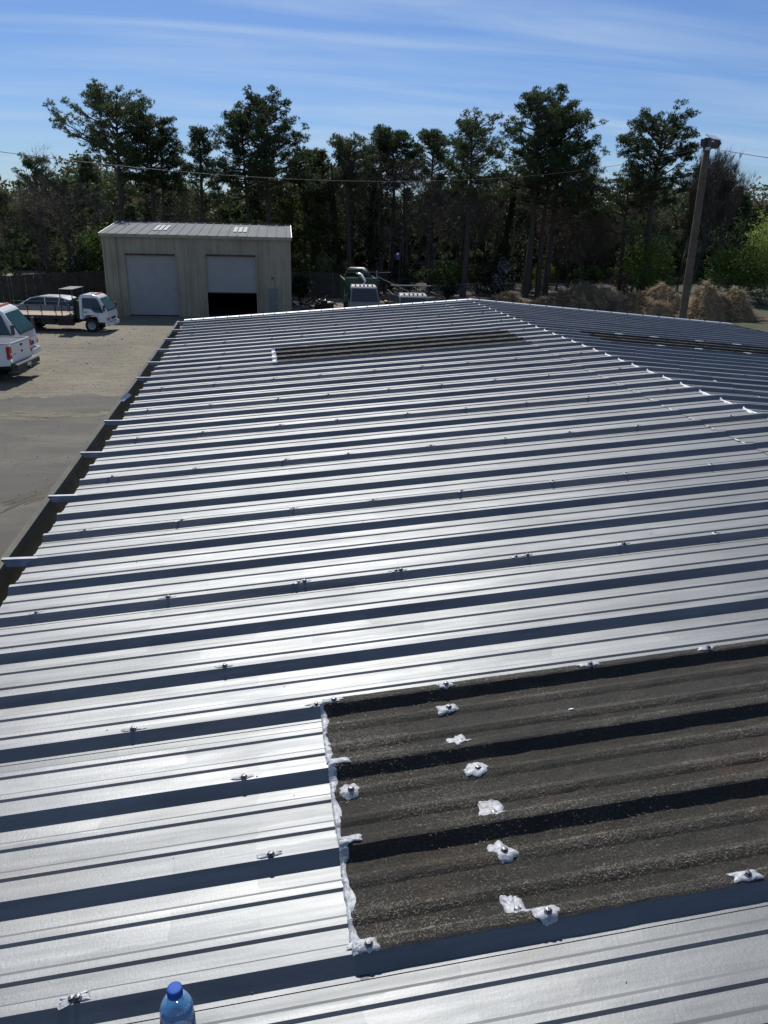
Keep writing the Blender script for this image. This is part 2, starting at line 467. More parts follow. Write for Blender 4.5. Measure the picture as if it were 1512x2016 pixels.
# ------------------------------------------------------------------ big shed whose roof fills the picture
PIT = 0.3048
Y0 = 1.196424            # camera-side crest edge of rib number 0
S = 0.0780850            # roof slope
XR, XE, XE2 = 3.57655, -1.15957, 8.434
ZC = CAMZ - 1.506189     # crest height over x = 0
ZP = ZC - 0.032          # pan height over x = 0
K0, K1 = -12, 38
YF = Y0 + 38.6*PIT
LAP = 3.08
def roofz(x): return ZP + (S*x if x <= XR else S*(2*XR - x))
PROF = [(0, .032), (.024, .032), (.053, 0), (.094, 0), (.101, .0058), (.120, .0058), (.131, 0), (.197, 0), (.204, .0058), (.224, .0058), (.235, 0), (.2758, 0)]
def profile(nk):
    out = [(-.041, .0016), (-.029, .0016)]
    for k in range(nk):
        out += [(k*PIT+y, z) for y, z in (PROF if k < nk-1 else PROF[:-1])]
    out += [(nk*PIT-.0305, .0)]      # the next sheet laps over this edge
    return out
shed = thing('metal_shed', (0, 0, 0), 0, 'low metal shed with a silver ribbed roof filling the foreground', 'building')
def sheet_mesh(name, prof, x0, x1, lift, mat, thick=.0015, nx=2, wob=0.0, seed=0):
    q = random.Random(seed)
    xs = [x0 + (x1-x0)*i/(nx-1) for i in range(nx)]
    mb = MB(); n = len(prof)
    vs = [(x, y, roofz(x)+z+lift+(q.uniform(-wob, wob) if wob else 0)) for x in xs for y, z in prof]
    fs = [(i*n+j, (i+1)*n+j, (i+1)*n+j+1, i*n+j+1) for i in range(nx-1) for j in range(n-1)]
    mb.add(vs, fs)
    # thin visible front edges
    for i, sgn in ((0, 1), (nx-1, -1)):
        ed = [(xs[i], y, roofz(xs[i])+z+lift) for y, z in prof]; lo = [(x, y, z-thick*2) for x, y, z in ed]
        f = [((j, j+1, n+j+1, n+j) if sgn < 0 else (j+1, j, n+j, n+j+1)) for j in range(n-1)]
        mb.add(ed+lo, f)
    return mb.mesh(name, mat)
prof3 = profile(3)
SKX0, SKX1 = .170, 3.10
meL = sheet_mesh('roof_panel', prof3, XE, XR-.03, 0, 'coated_metal')
meR = sheet_mesh('roof_panel', prof3, XR+.03, XE2, 0, 'coated_metal')
meLa = sheet_mesh('roof_panel', prof3, XE, SKX0+.02, 0, 'coated_metal')
meRb = sheet_mesh('roof_panel', prof3, XR+.03, 4.10, 0, 'coated_metal')
meRc = sheet_mesh('roof_panel', prof3, 7.0, XE2, 0, 'coated_metal')
# ridge caps: follow the ribs, bent over the ridge
def cap_mesh():
    prof = [(y, z+.004) for y, z in prof3]; n = len(prof)
    xs = [LAP, XR-.035, XR+.035, 2*XR-LAP]
    zz = lambda x: roofz(x) if abs(x-XR) > .036 else roofz(XR-.035)+.0
    mb = MB()
    mb.add([(x, y, zz(x)+z) for x in xs for y, z in prof], [(i*n+j, (i+1)*n+j, (i+1)*n+j+1, i*n+j+1) for i in range(3) for j in range(n-1)])
    for i, sgn in ((0, 1), (3, -1)):
        ed = [(xs[i], y, zz(xs[i])+z) for y, z in prof]; lo = [(x, y, z-.004) for x, y, z in ed]
        mb.add(ed+lo, [((j, j+1, n+j+1, n+j) if sgn < 0 else (j+1, j, n+j, n+j+1)) for j in range(n-1)])
    return mb.mesh('ridge_cap', 'coated_metal')
capme = cap_mesh()
SKYK = (0, 24)           # skylights cover the three pitches starting here
panels = {}
for k in range(K0, K1, 3):
    loc = (0, Y0+k*PIT, 0)
    last = k+3 > 38
    a = link('roof_panel', meLa if k in SKYK else meL, shed, loc)
    if k == 24:
        link('roof_panel', meRb, shed, loc); link('roof_panel', meRc, shed, loc)
    else: link('roof_panel', meR, shed, loc)
    panels[k] = a
    link('ridge_cap', capme, shed, (0, loc[1], .0))
# end strip after the last full sheet (sheet 36..39 is trimmed by the rake flashing)
# fibreglass skylight sheets
def fibre_sheet(x0, x1, seed):
    q = random.Random(seed)
    prof = []
    base = [(-.030, .002), (-.020, .010), (-.004, .032), (.002, .035), (.022, .035), (.030, .030), (.044, .012), (.055, .002), (.075, .001), (.090, .002), (.100, .009), (.113, .013), (.126, .009), (.138, .002), (.15, .001), (.175, .001), (.192, .002), (.203, .009), (.216, .013), (.229, .009), (.240, .002), (.255, .001)]
    for k in range(3): prof += [(k*PIT+y, z) for y, z in base]
    prof += [(3*PIT+y, z) for y, z in base[:7]]
    prof = prof[2:]
    n = len(prof); nx = 60
    vs = []
    for i in range(nx):
        x = x0+(x1-x0)*i/(nx-1)
        for y, z in prof:
            jx = 0 if 0 < i < nx-1 else q.uniform(-.006, .006)
            vs.append((x+jx, y+q.uniform(-.0012, .0012), roofz(x)+z+.003+q.uniform(-.0012, .0012)))
    mb = MB().add(vs, [(i*n+j, (i+1)*n+j, (i+1)*n+j+1, i*n+j+1) for i in range(nx-1) for j in range(n-1)])
    return mb.mesh('skylight_panel', 'weathered_fibreglass')
def prof_z(dy):
    """height of the sheet above the pan for an offset dy from rib 0"""
    d = (dy+.029) % PIT - .029
    pts = [(-.029, 0)] + PROF
    for (a, za), (b, zb) in zip(pts, pts[1:]):
        if a <= d <= b: return za + (zb-za)*(d-a)/(b-a)
    return 0
SKP = [(-.030, .002), (-.020, .010), (-.004, .032), (.002, .035), (.022, .035), (.030, .030), (.044, .012), (.055, .002), (.075, .001), (.090, .002), (.100, .009), (.113, .013), (.126, .009), (.138, .002), (.15, .001), (.175, .001), (.192, .002), (.203, .009), (.216, .013), (.229, .009), (.240, .002), (.255, .001), (.2748, .002)]
def sky_z(dy):
    d = (dy+.030) % PIT - .030
    for (a, za), (b, zb) in zip(SKP, SKP[1:]):
        if a <= d <= b: return za + (zb-za)*(d-a)/(b-a)
    return .002
def surf_z(x, y):
    dy = y-Y0
    if .16 < x < 3.1 and (-.005 < dy < 3*PIT+.03 or 24*PIT-.005 < dy < 27*PIT+.03): return sky_z(dy)
    return prof_z(dy)
sk1 = link('skylight_panel', fibre_sheet(SKX0, SKX1, 1), shed, (0, Y0, 0), label='near brown weathered fibreglass skylight sheet with silver sealant patches')
sk2 = link('skylight_panel', fibre_sheet(SKX0, SKX1, 2), shed, (0, Y0+24*PIT, 0), label='far brown fibreglass skylight sheet left of the ridge')
sk3 = link('skylight_panel', fibre_sheet(4.06, 7.03, 3), shed, (0, Y0+24*PIT, 0), label='fibreglass skylight sheet on the slope right of the ridge')
for k_, x0_, x1_ in ((0, SKX0, SKX1), (24, SKX0, SKX1), (24, 4.08, 7.02)):
    link('edge_rib', sheet_mesh('edge_rib', [(-.041, .0016), (-.029, .0016), (-.001, .032), (.020, .032), (.046, .002)], x0_, x1_, 0, 'coated_metal'), shed, (0, Y0+k_*PIT, 0))
# loose weathered glass fibres standing out of the near skylight
def fibres(N, x0, x1, seed, sc=1.0):
    q = np.random.RandomState(seed)
    x = q.uniform(x0, x1, N); dy = q.uniform(.002, 3*PIT+.03, N)
    # thicker on rib shoulders
    d = (dy+.029) % PIT - .029
    keep = (q.rand(N) < np.clip(.62-.55*(x-x0), .05, .8)) | ((np.abs(d-.012) < .022) & (d > -.004)) | (np.abs(d-.113) < .02) | (np.abs(d-.216) < .02)
    dens = np.sin(x*7.3+dy*9)*.5+np.sin(x*2.1-dy*5.0)*.5
    keep &= (dens > -.9+q.rand(N)*1.2)
    x, dy = x[keep], dy[keep]; n = len(x)
    z = np.array([roofz(a)+sky_z(b) for a, b in zip(x, dy)])+.004
    th = q.uniform(0, 6.28, n); L = q.uniform(.003, .010, n)*sc; w = q.uniform(.00022, .0005, n)*sc
    dx, dyy, dz = np.cos(th)*L, np.sin(th)*L, q.uniform(0, .55, n)*L
    p = np.stack([x, dy, z], 1); e = p+np.stack([dx, dyy, dz], 1)
    sd = np.stack([-np.sin(th)*w, np.cos(th)*w, np.zeros(n)], 1)
    return np.stack([p-sd, p+sd, e], 1)
simple('glass_fibre', (.21, .185, .14), .5, var=.6, scale=7)
link('fibres', tri_mesh('fibres', fibres(90000, SKX0, 2.4, 5), 'glass_fibre'), sk1, kind='stuff')
link('fibres', tri_mesh('fibres', fibres(9000, SKX0, SKX1, 6, 2.0), 'glass_fibre'), sk2, kind='stuff')

# screws
def screw_mesh(r=.0065, smear=0, seed=0):
    mb = MB()
    mb.lathe([(r*1.55, 0), (r*1.55, .0015), (r*1.0, .0028), (r*.95, .0065), (0.0005, .0072)], 6)
    if smear:
        q = random.Random(seed); n = 18; ring = []
        ph = [q.uniform(0, 6.28) for _ in range(3)]
        for i in range(n):
            t = 2*PI*i/n
            k = smear*(1+.35*math.sin(2*t+ph[0])+.3*math.sin(5*t+ph[1])+q.uniform(-.2, .2))
            ring.append((k*1.5*math.cos(t), k*.6*math.sin(t), .0006))
        mb.add(ring+[(0, 0, .0035)], [(i, (i+1) % n, n) for i in range(n)], 1)
    return mb.mesh('screw', ['screw_metal', 'sealant_silver'] if smear else ['screw_metal'])
SCR = [screw_mesh(.006, .017, i) for i in range(6)]
slopeL = -math.atan(S)
q = random.Random(11)
nscr = 0
for k in range(-3, 39, 3):
    for x in (-.95, -.43, .15, .58, 1.12, 1.62, 2.1, 2.62, 3.3, 3.9, 4.6, 5.3, 6.0, 6.7, 7.4, 8.1):
        if k in (0, 3) and .16 < x < 3.1: continue
        xx = x+q.uniform(-.02, .02); yy = Y0+k*PIT+.012
        par = panels.get(k, panels[K0])
        o = link('screw', SCR[q.randrange(6)], par, (xx, yy-par.location.y, roofz(xx)+.033+(.004 if LAP < xx < 2*XR-LAP else 0)), (0, slopeL if xx < XR else -slopeL, q.uniform(0, .5)))
        nscr += 1
# pairs of screws in the pans along the eave
for k in range(-1, 38):
    for j, x in enumerate((-1.10, -1.0)):
        if nscr > 285: break
        dy = .16 if j == 0 else .165
        par = panels[K0+3*((k-K0)//3)]
        xx = x+q.uniform(-.015, .015)
        link('screw', SCR[q.randrange(6)], par, (xx, Y0+k*PIT+.07+(.0 if j else .0)-par.location.y, roofz(xx)+.001), (0, slopeL, q.uniform(0, .5)))
        nscr += 1

# small dark specks and drips of tar on the pans
mb = MB(); qd = random.Random(14)
for _ in range(110):
    x, dy = qd.uniform(-1.0, 2.6), qd.uniform(-1.0, 5.5)
    z = roofz(x)+prof_z(dy)+.0012; r = qd.uniform(.0012, .0035)
    if 0 < dy < .95 and x > .15: continue
    mb.add([(x+r*math.cos(2*PI*i/6)*qd.uniform(.7, 1.3), Y0+dy+r*math.sin(2*PI*i/6), z) for i in range(6)], [tuple(range(6))])
mb.build('specks', 'chassis_black', shed, kind='stuff')

# irregular sealant patches with a screw in them
def patch(parent, x, y, rx, ry, seed, mat='sealant_silver', zoff=.006, rot=0.0, screw=True, spiky=.3):
    q = random.Random(seed); n = 48
    ph = [q.uniform(0, 6.28) for _ in range(4)]
    ring = []
    for i in range(n):
        t = 2*PI*i/n
        ct, st = math.cos(t), math.sin(t)
        sq = 1/max(abs(ct), abs(st))**.55
        k = sq*(1+spiky*(.35*math.sin(2*t+ph[0])+.35*math.sin(4*t+ph[1])+.25*math.sin(7*t+ph[2]))+q.uniform(-.05, .05))
        u, v = rx*1.08*k*ct, ry*1.08*k*st
        ring.append((x+u*math.cos(rot)-v*math.sin(rot), y+u*math.sin(rot)+v*math.cos(rot)))
    levels = [(1.0, -.001), (.90, .0014), (.55, .0020), (.25, .0026)]
    vs = []; fs = []
    for li, (f, h) in enumerate(levels):
        for (a, b) in ring:
            X, Yv = x+(a-x)*f, y+(b-y)*f
            vs.append((X, Yv-parent.location.y, roofz(X)+surf_z(X, Yv)+zoff+h+q.uniform(-.0007, .0007)))
        if li:
            o = (li-1)*n
            fs += [(o+i, o+(i+1) % n, o+n+(i+1) % n, o+n+i) for i in range(n)]
    vs.append((x, y-parent.location.y, roofz(x)+surf_z(x, y)+zoff+.004)); c = len(vs)-1; o = 3*n
    fs += [(o+i, o+(i+1) % n, c) for i in range(n)]
    MB().add(vs, fs).build('sealant_patch', mat, parent, True)
    if screw:
        sx, sy = x+rx*.15, y-ry*.2
        link('screw', SCRP, parent, (sx, sy-parent.location.y, roofz(sx)+surf_z(sx, sy)+zoff+.003), (0, slopeL, 0))
SCRP = screw_mesh(.0065)
for i, (x, k, rx, ry, rot) in enumerate([
        (.566, 2.74, .033, .024, 0), (.562, 2.17, .027, .036, .2), (.581, 1.76, .032, .028, 0), (.577, 1.20, .033, .036, 0),
        (.565, .75, .024, .032, .5), (.545, .20, .022, .036, .2), (.598, .05, .030, .020, -.1), (1.085, .06, .034, .017, 0),
        (.211, 1.73, .024, .030, .3), (.579, 3.05, .024, .017, 0), (1.085, 3.05, .035, .011, 0), (1.521, 3.05, .028, .011, 0),
        (.20, 3.04, .030, .012, 0), (.19, .04, .024, .016, 0)]):
    patch(sk1, x, Y0+k*PIT, rx, ry, 20+i, zoff=.005, rot=rot, spiky=.26)
patch(sk1, .19, Y0+2.0*PIT+.015, .028, .014, 71, screw=False)
patch(sk1, .19, Y0+1.0*PIT+.015, .026, .013, 72, screw=False)
patch(sk1, .95, Y0+2.42*PIT, .007, .005, 73, 'sealant_white', screw=False)
patch(sk1, 1.43, Y0+1.22*PIT, .006, .004, 74, 'sealant_white', screw=False)
# sealant run down the left end of each skylight
def seal_strip(parent, x, y0, y1, w, seed, mat='sealant_silver'):
    q = random.Random(seed); n = int((y1-y0)/.012); vs = []; fs = []
    for i in range(n+1):
        y = y0+(y1-y0)*i/n
        dd = (y-Y0+.029) % PIT - .029
        wob = .006*math.sin(i*.55)+q.uniform(-.003, .003)
        a, b = x-w*.5+q.uniform(-.0015, .0015), x+w*.5+wob+q.uniform(-.002, .002)
        for X, h in ((a, .0035), (a+.004, .0070), ((a+b)/2, .0085+q.uniform(-.001, .001)), (b-.003, .0065), (b, .001)):
            vs.append((X, y-parent.location.y, roofz(X)+prof_z(y-Y0)+.001+h))
        if i: 
            for j in range(4): fs.append(((i-1)*5+j, (i-1)*5+j+1, i*5+j+1, i*5+j))
    MB().add(vs, fs).build('sealant_strip', mat, parent)
seal_strip(sk1, .168, Y0-.005, Y0+3*PIT, .020, 3)
seal_strip(sk2, .168, Y0+24*PIT-.01, Y0+27*PIT, .05, 4, 'sealant_white')
for k, x in ((24, .62), (25, .60), (26, .64)):
    patch(sk2, x, Y0+(k+.4)*PIT, .03, .06, 90+k, 'sealant_white', .004, screw=False)
for x in (4.6, 5.1, 5.75, 6.3, 6.9):
    patch(sk3, x, Y0+27*PIT+.012, .06, .014, int(x*10), 'sealant_white', .006, screw=False)
    patch(sk3, x+.1, Y0+24*PIT+.012, .05, .014, int(x*10)+1, 'sealant_white', .006, screw=False)
# sealant smears on seams, dents seen on the ribs
for i, (x, k) in enumerate([(-.443, 3.04), (.158, 6.04), (.587, 6.04), (1.638, 6.04), (1.173, 6.04), (-.427, 6.04), (-.165, 4.04), (-.018, 1.04), (-.089, 2.04), (-.425, .04)]):
    par = panels[3*(int(k)//3)]
    patch(par, x, Y0+k*PIT, .030, .0075, 120+i, zoff=.0008, spiky=.22)
# white lumps added in every pan for the sun's glint on the ridge bend
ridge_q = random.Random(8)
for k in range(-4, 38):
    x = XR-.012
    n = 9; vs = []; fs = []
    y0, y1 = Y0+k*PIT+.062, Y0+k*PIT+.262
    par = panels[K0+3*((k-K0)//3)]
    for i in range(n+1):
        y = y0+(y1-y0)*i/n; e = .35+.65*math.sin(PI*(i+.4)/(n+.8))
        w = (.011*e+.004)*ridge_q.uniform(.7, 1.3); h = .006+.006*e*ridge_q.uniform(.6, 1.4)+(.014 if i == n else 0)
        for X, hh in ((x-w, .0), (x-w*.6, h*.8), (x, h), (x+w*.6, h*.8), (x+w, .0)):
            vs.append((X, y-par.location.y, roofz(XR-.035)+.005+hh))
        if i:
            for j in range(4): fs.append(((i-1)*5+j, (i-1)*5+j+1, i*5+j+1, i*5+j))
    MB().add(vs, fs).build('ridge_glint', 'sealant_white', par)  # glint painted with the white sealant material
# dashes of sealant along the ridge-cap laps
for side in (0, 1):
    for k in range(0, 38):
        if side == 1 and k % 2: continue
        par = panels[K0+3*((k-K0)//3)]
        for _ in range(1 if k > 16 else 2):
            X = (LAP if side == 0 else 2*XR-LAP)+ridge_q.uniform(-.01, .01)
            dy = ridge_q.uniform(.07, .24); L = ridge_q.uniform(.015, .05)
            MB().box(X-.006, X+.006, Y0+k*PIT+dy-par.location.y, Y0+k*PIT+dy+L-par.location.y, roofz(X)+.002, roofz(X)+.0095).build('sealant_bead', 'sealant_white', par)

# gable flashing along the far end
def flash(x0, x1, name='rake_trim'):
    yb = YF
    mb = MB()
    za, zb = roofz(x0)+.032, roofz(x1)+.032
    vs = [(x0, yb-.075, za+.004), (x1, yb-.075, zb+.004), (x1, yb-.07, zb+.014), (x0, yb-.07, za+.014), (x1, yb+.02, zb+.018), (x0, yb+.02, za+.018), (x1, yb+.024, zb-.16), (x0, yb+.024, za-.16)]
    mb.add(vs, [(0, 1, 2, 3), (3, 2, 4, 5), (5, 4, 6, 7)])
    o = mb.build(name, 'trim_metal', shed)
    return o
for i in range(2):
    xa, xb = (XE-.02, XR) if i == 0 else (XR, XE2+.02)
    o = flash(xa, xb)
    x = xa+.12
    while x < xb-.05:
        MB().box(x-.008, x+.008, YF-.072, YF-.048, roofz(x)+.046, roofz(x)+.054).build('rivet', 'screw_metal', o)
        x += .30 if i else .19
# gutter on the left eave: floor, outer wall with a rolled lip, hangers
gz = roofz(XE)
L0, L1 = Y0+K0*PIT, YF
gx = XE-.092
mb = MB()
mb.add([(XE+.03, L0, gz-.14), (gx, L0, gz-.14), (gx-.012, L0, gz+.020), (gx-.030, L0, gz+.032), (gx-.034, L0, gz+.022), (gx-.016, L0, gz-.15), (XE+.03, L0, gz-.15)] +
       [(XE+.03, L1, gz-.14), (gx, L1, gz-.14), (gx-.012, L1, gz+.020), (gx-.030, L1, gz+.032), (gx-.034, L1, gz+.022), (gx-.016, L1, gz-.15), (XE+.03, L1, gz-.15)],
       [(i, i+1, i+8, i+7) for i in range(6)])
gut = mb.build('gutter', 'gutter_paint', shed)
gq = random.Random(3)
for a in range(-12, 39, 9):
    # lip sections in bright metal, slightly out of line with each other
    ya, yb = Y0+a*PIT, min(Y0+(a+9)*PIT-.01, YF)
    o1, o2 = gq.uniform(-.006, .006), gq.uniform(-.006, .006)
    MB().add([(gx-.010+o1, ya, gz+.021), (gx-.034+o1, ya, gz+.036), (gx-.010+o2, yb, gz+.021), (gx-.034+o2, yb, gz+.036), (gx-.044+o1, ya, gz-.02), (gx-.044+o2, yb, gz-.02)],
             [(0, 1, 3, 2), (1, 4, 5, 3)]).build('gutter_lip', 'gutter_paint', gut)
for k in range(-10, 39, 3):
    if k == 20: continue
    y = Y0+k*PIT+.012
    MB().box(gx-.022, XE+.13, y-.012, y+.012, roofz(XE)+.0335, roofz(XE)+.0355).box(gx-.026, gx-.022, y-.012, y+.012, roofz(XE)-.01, roofz(XE)+.0355).add(
        [(gx-.02, y-.013, gz+.0345), (XE+.10, y-.013, gz+.0345), (XE+.10, y-.034, gz+.004), (gx-.006, y-.034, gz+.004)], [(0, 1, 2, 3)]).build('gutter_strap', 'strap_metal', gut)
# bent bit of flashing where a strap is missing
MB().add([(gx-.03, Y0+19.6*PIT, gz+.03), (gx+.02, Y0+20.1*PIT, gz+.07), (gx+.05, Y0+20.3*PIT, gz+.03), (gx+.0, Y0+19.7*PIT, gz+.01)], [(0, 1, 2, 3)]).build('bent_flashing', 'trim_metal', gut)
# right eave
MB().box(XE2-.02, XE2+.10, L0, YF, roofz(XE2)-.14, roofz(XE2)-.13).box(XE2+.09, XE2+.10, L0, YF, roofz(XE2)-.14, roofz(XE2)+.02).build('gutter', 'gutter_paint', shed)
# walls
def corr(p0, p1, z0, z1a, z1b, out, n):
    """ribbed wall between two plan points"""
    mb = MB(); vs = []; a = Vector((*p0, 0)); b = Vector((*p1, 0)); o = Vector((*out, 0))*.03
    cnt = 0
    for i in range(n):
        for f, d in ((0, 0), (.75, 0), (.82, 1), (.93, 1)):
            t = (i+f)/n; p = a.lerp(b, t)+o*d; zt = z1a+(z1b-z1a)*t
            vs += [(p.x, p.y, z0), (p.x, p.y, zt)]; cnt += 1
    vs += [(b.x, b.y, z0), (b.x, b.y, z1b)]; cnt += 1
    mb.add(vs, [(2*i, 2*i+2, 2*i+3, 2*i+1) for i in range(cnt-1)]); return mb
wy0, wy1 = L0+.1, YF-.08
corr((XE+.04, wy1), (XE+.04, wy0), 0, roofz(XE)-.01, roofz(XE)-.01, (-1, 0), 50).build('wall', 'wall_sheet', shed)
corr((XE2-.04, wy0), (XE2-.04, wy1), 0, roofz(XE2)-.01, roofz(XE2)-.01, (1, 0), 50).build('wall', 'wall_sheet', shed)
for y in (wy0, wy1):
    for xa, xb in ((XE+.04, XR), (XR, XE2-.04)):
        corr((xa, y), (xb, y), 0, roofz(xa)-.01, roofz(xb)-.01, (0, 1 if y > 5 else -1), 15).build('wall', 'wall_sheet', shed)

# ------------------------------------------------------------------ bottle standing on the roof
bx, by = -.197, 1.062
bz = roofz(bx)+.002
bottle = thing('water_bottle', (bx, by, bz), 0, 'clear blue plastic water bottle with a dark blue screw cap standing on the roof', 'bottle')
bp = [(.001, .004), (.024, .0), (.031, .006), (.0325, .015), (.0315, .03), (.0325, .045), (.0315, .06), (.0325, .075), (.0325, .115), (.0305, .122), (.0325, .129), (.0320, .140), (.0290, .152), (.0235, .164), (.0165, .174), (.0128, .179), (.0125, .186)]
inner = [(max(r-.0012, .0008), z+(.0012 if i < 2 else 0)) for i, (r, z) in enumerate(bp)]
MB().lathe(bp + [(.0113, .186)] + inner[::-1][1:], 40).build('bottle_body', 'clear_bottle_plastic', bottle, True)
wp = [(max(r-.0016, .0006), z+.0016) for r, z in bp if z < .160]
MB().lathe([(.0005, .0020)] + wp[1:] + [(.0005, wp[-1][1])], 40).build('water', 'water', bottle, True)
cap = MB()
NR = 48; pr = []
for zi, rr in ((.1795, .0148), (.1830, .0148), (.1835, .0146), (.1935, .0143), (.1952, .0132), (.1957, .0100), (.1955, .0004)):
    pr.append((rr, zi))
cap.lathe(pr, NR); cap.build('cap', 'cap_blue', bottle, True)
cr = MB()
for k in range(32):
    t = 2*PI*k/32
    cr.tube([(.0146*math.cos(t), .0146*math.sin(t), .1840), (.0143*math.cos(t), .0143*math.sin(t), .1930)], .0004, 4)
cr.build('cap_ridges', 'cap_blue', bottle)
MB().lathe([(.0128, .1760), (.0165, .1765), (.0168, .1778), (.0130, .1785)], 32).build('neck_ring', 'clear_bottle_plastic', bottle, True)
MB().lathe([(.0327, .060), (.0330, .062), (.0330, .112), (.0327, .114)], 40).build('label_band', 'label_blue', bottle, True)
# raised ring pattern on the shoulder and the embossed letters, seen reversed through the plastic
em = MB()
for rr in (.011, .015):
    pts = []
    for i in range(15):
        t = R(150)+R(230)*i/14
        a = -1.9+rr/.032*math.cos(t); z = .137+rr*math.sin(t)*.8
        rad = .0328 if z < .141 else .0322-(z-.141)*.25
        pts.append(((rad)*math.cos(a), rad*math.sin(a), z))
    em.tube(pts, .0006, 5)
em.build('raised_ring', 'clear_bottle_plastic', bottle, True)
def text_on_shoulder(txt, zc, a0, da, size):
    for i, ch in enumerate(txt):
        cu = bpy.data.curves.new('letter', 'FONT'); cu.body = ch; cu.size = size; cu.align_x = 'CENTER'; cu.extrude = .00025
        tmp = bpy.data.objects.new('tmp', cu); C.objects.link(tmp)
        dg = bpy.context.evaluated_depsgraph_get(); me = bpy.data.meshes.new_from_object(tmp.evaluated_get(dg))
        bpy.data.objects.remove(tmp)
        me.materials.clear(); me.materials.append(MATS['emboss_pale'])
        for v in me.vertices: v.co.x = -v.co.x          # reversed lettering
        me.flip_normals()
        a = a0+da*i
        rad = .0268; o = link('letter', me, bottle, (rad*math.cos(a), rad*math.sin(a), zc))
        n = Vector((math.cos(a)*.78, math.sin(a)*.78, .62)).normalized()
        xx = Vector((-math.sin(a), math.cos(a), 0)); yy = n.cross(xx)
        o.rotation_euler = Matrix((xx, yy, n)).transposed().to_euler()
text_on_shoulder('ANIFA', .1525, -1.35, .26, .0085)

# ------------------------------------------------------------------ far garage
gar = thing('garage', (-10.73, 59.35, 0), R(-2.0), 'tall cream metal garage with two roll-up doors, the right one half open', 'building')
GW, GD, GE, GR = 13.2, 14.0, 5.60, 6.36
def ribwall(x0, x1, z0, z1, y=0.0, pit=.30):
    mb = MB(); pts = []
    x = x0
    while x < x1-.01:
        for f, d in ((0, 0), (.62, 0), (.70, .022), (.86, .022), (.94, 0)):
            if x+f*pit < x1: pts.append((x+f*pit, y-d))
        x += pit
    pts.append((x1, y)); vs = []
    for a, b in pts: vs += [(a, b, z0), (a, b, z1)]
    return mb.add(vs, [(2*i, 2*i+2, 2*i+3, 2*i+1) for i in range(len(pts)-1)])
w = MB()
for seg in ((0, 1.43, 0, GE), (1.43, 5.07, 4.30, GE), (5.07, 7.07, 0, GE), (7.07, 10.76, 4.34, GE), (10.76, 11.50, 0, GE), (11.50, 12.28, 2.12, GE), (12.28, GW, 0, GE)):
    mm = ribwall(*seg); w.add(mm.v, mm.f)
w.build('front_wall', 'garage_cream', gar)
for x, nm in ((0, 'side_wall'), (GW, 'side_wall')):
    mb = MB(); n = 48; vs = []; cnt = 0
    for i in range(n):
        for f, d in ((0, 0), (.66, 0), (.74, .035), (.9, .035)):
            y = GD*(i+f)/n; zt = GE+(GR-GE)*(1-abs(y-GD/2)/(GD/2))
            xx = x+(d if x else -d); vs += [(xx, y, 0), (xx, y, zt-.03)]; cnt += 1
    vs += [(x, GD, 0), (x, GD, GE)]; cnt += 1
    mb.add(vs, [(2*i, 2*i+2, 2*i+3, 2*i+1) for i in range(cnt-1)]); mb.build(nm, 'garage_cream', gar)
MB().box(0, GW, GD-.05, GD, 0, GE).build('back_wall', 'garage_cream', gar)
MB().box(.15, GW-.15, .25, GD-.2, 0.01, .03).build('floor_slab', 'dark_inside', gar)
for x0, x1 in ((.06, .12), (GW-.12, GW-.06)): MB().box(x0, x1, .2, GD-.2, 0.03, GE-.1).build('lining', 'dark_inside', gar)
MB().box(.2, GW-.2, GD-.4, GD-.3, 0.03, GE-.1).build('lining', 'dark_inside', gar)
def roof_half(sgn):
    mb = MB(); pts = []; x = -.12
    while x < GW+.12:
        for f, d in ((0, 0), (.34, 0), (.37, .045), (.45, .045), (.48, 0), (.68, 0)):
            if x+f < GW+.12: pts.append((x+f, d))
        x += .70
    pts.append((GW+.12, 0))
    ya, yb = (-.18, GD/2) if sgn < 0 else (GD+.18, GD/2)
    vs = []
    for a, d in pts: vs += [(a, ya, GE+.02+d), (a, yb, GR+.02+d)]
    mb.add(vs, [(2*i, 2*i+2, 2*i+3, 2*i+1) for i in range(len(pts)-1)])
    return mb.build('roof', 'garage_roof_metal', gar)
groof = roof_half(-1); roof_half(1)
MB().box(-.14, GW+.14, GD/2-.15, GD/2+.15, GR+.06, GR+.09).build('ridge_cap', 'garage_roof_metal', gar)
def slope_z(y): return GE+.02+(GR-GE)*(y+.18)/(GD/2+.18)
for cx_ in (3.75, 9.55):
    for j in range(3):
        x0 = cx_-.52+j*.36
        MB().add([(x0, 2.1, slope_z(2.1)+.055), (x0+.27, 2.1, slope_z(2.1)+.055), (x0+.27, 5.0, slope_z(5.0)+.055), (x0, 5.0, slope_z(5.0)+.055)], [(0, 1, 2, 3)]).build('skylight_panel', 'translucent_panel', groof)
MB().box(-.13, GW+.13, -.22, -.17, GE-.16, GE+.05).build('eave_trim', 'garage_cream', gar)
for x in (-.13, GW+.09):
    MB().add([(x, -.2, GE-.14), (x, GD/2, GR-.12), (x, GD/2, GR+.08), (x, -.2, GE+.07), (x+.04, -.2, GE-.14), (x+.04, GD/2, GR-.12), (x+.04, GD/2, GR+.08), (x+.04, -.2, GE+.07)],
             [(0, 3, 2, 1), (4, 5, 6, 7), (3, 7, 6, 2), (0, 1, 5, 4), (0, 4, 7, 3)]).build('rake_trim', 'trim_metal', gar)
for x in (.02, GW-.14): MB().box(x, x+.12, -.06, .02, 0, GE).build('corner_trim', 'garage_cream', gar)
for x in (.86, 10.98):
    MB().box(x, x+.09, -.13, -.045, .05, GE-.1).build('downspout', 'garage_cream', gar)
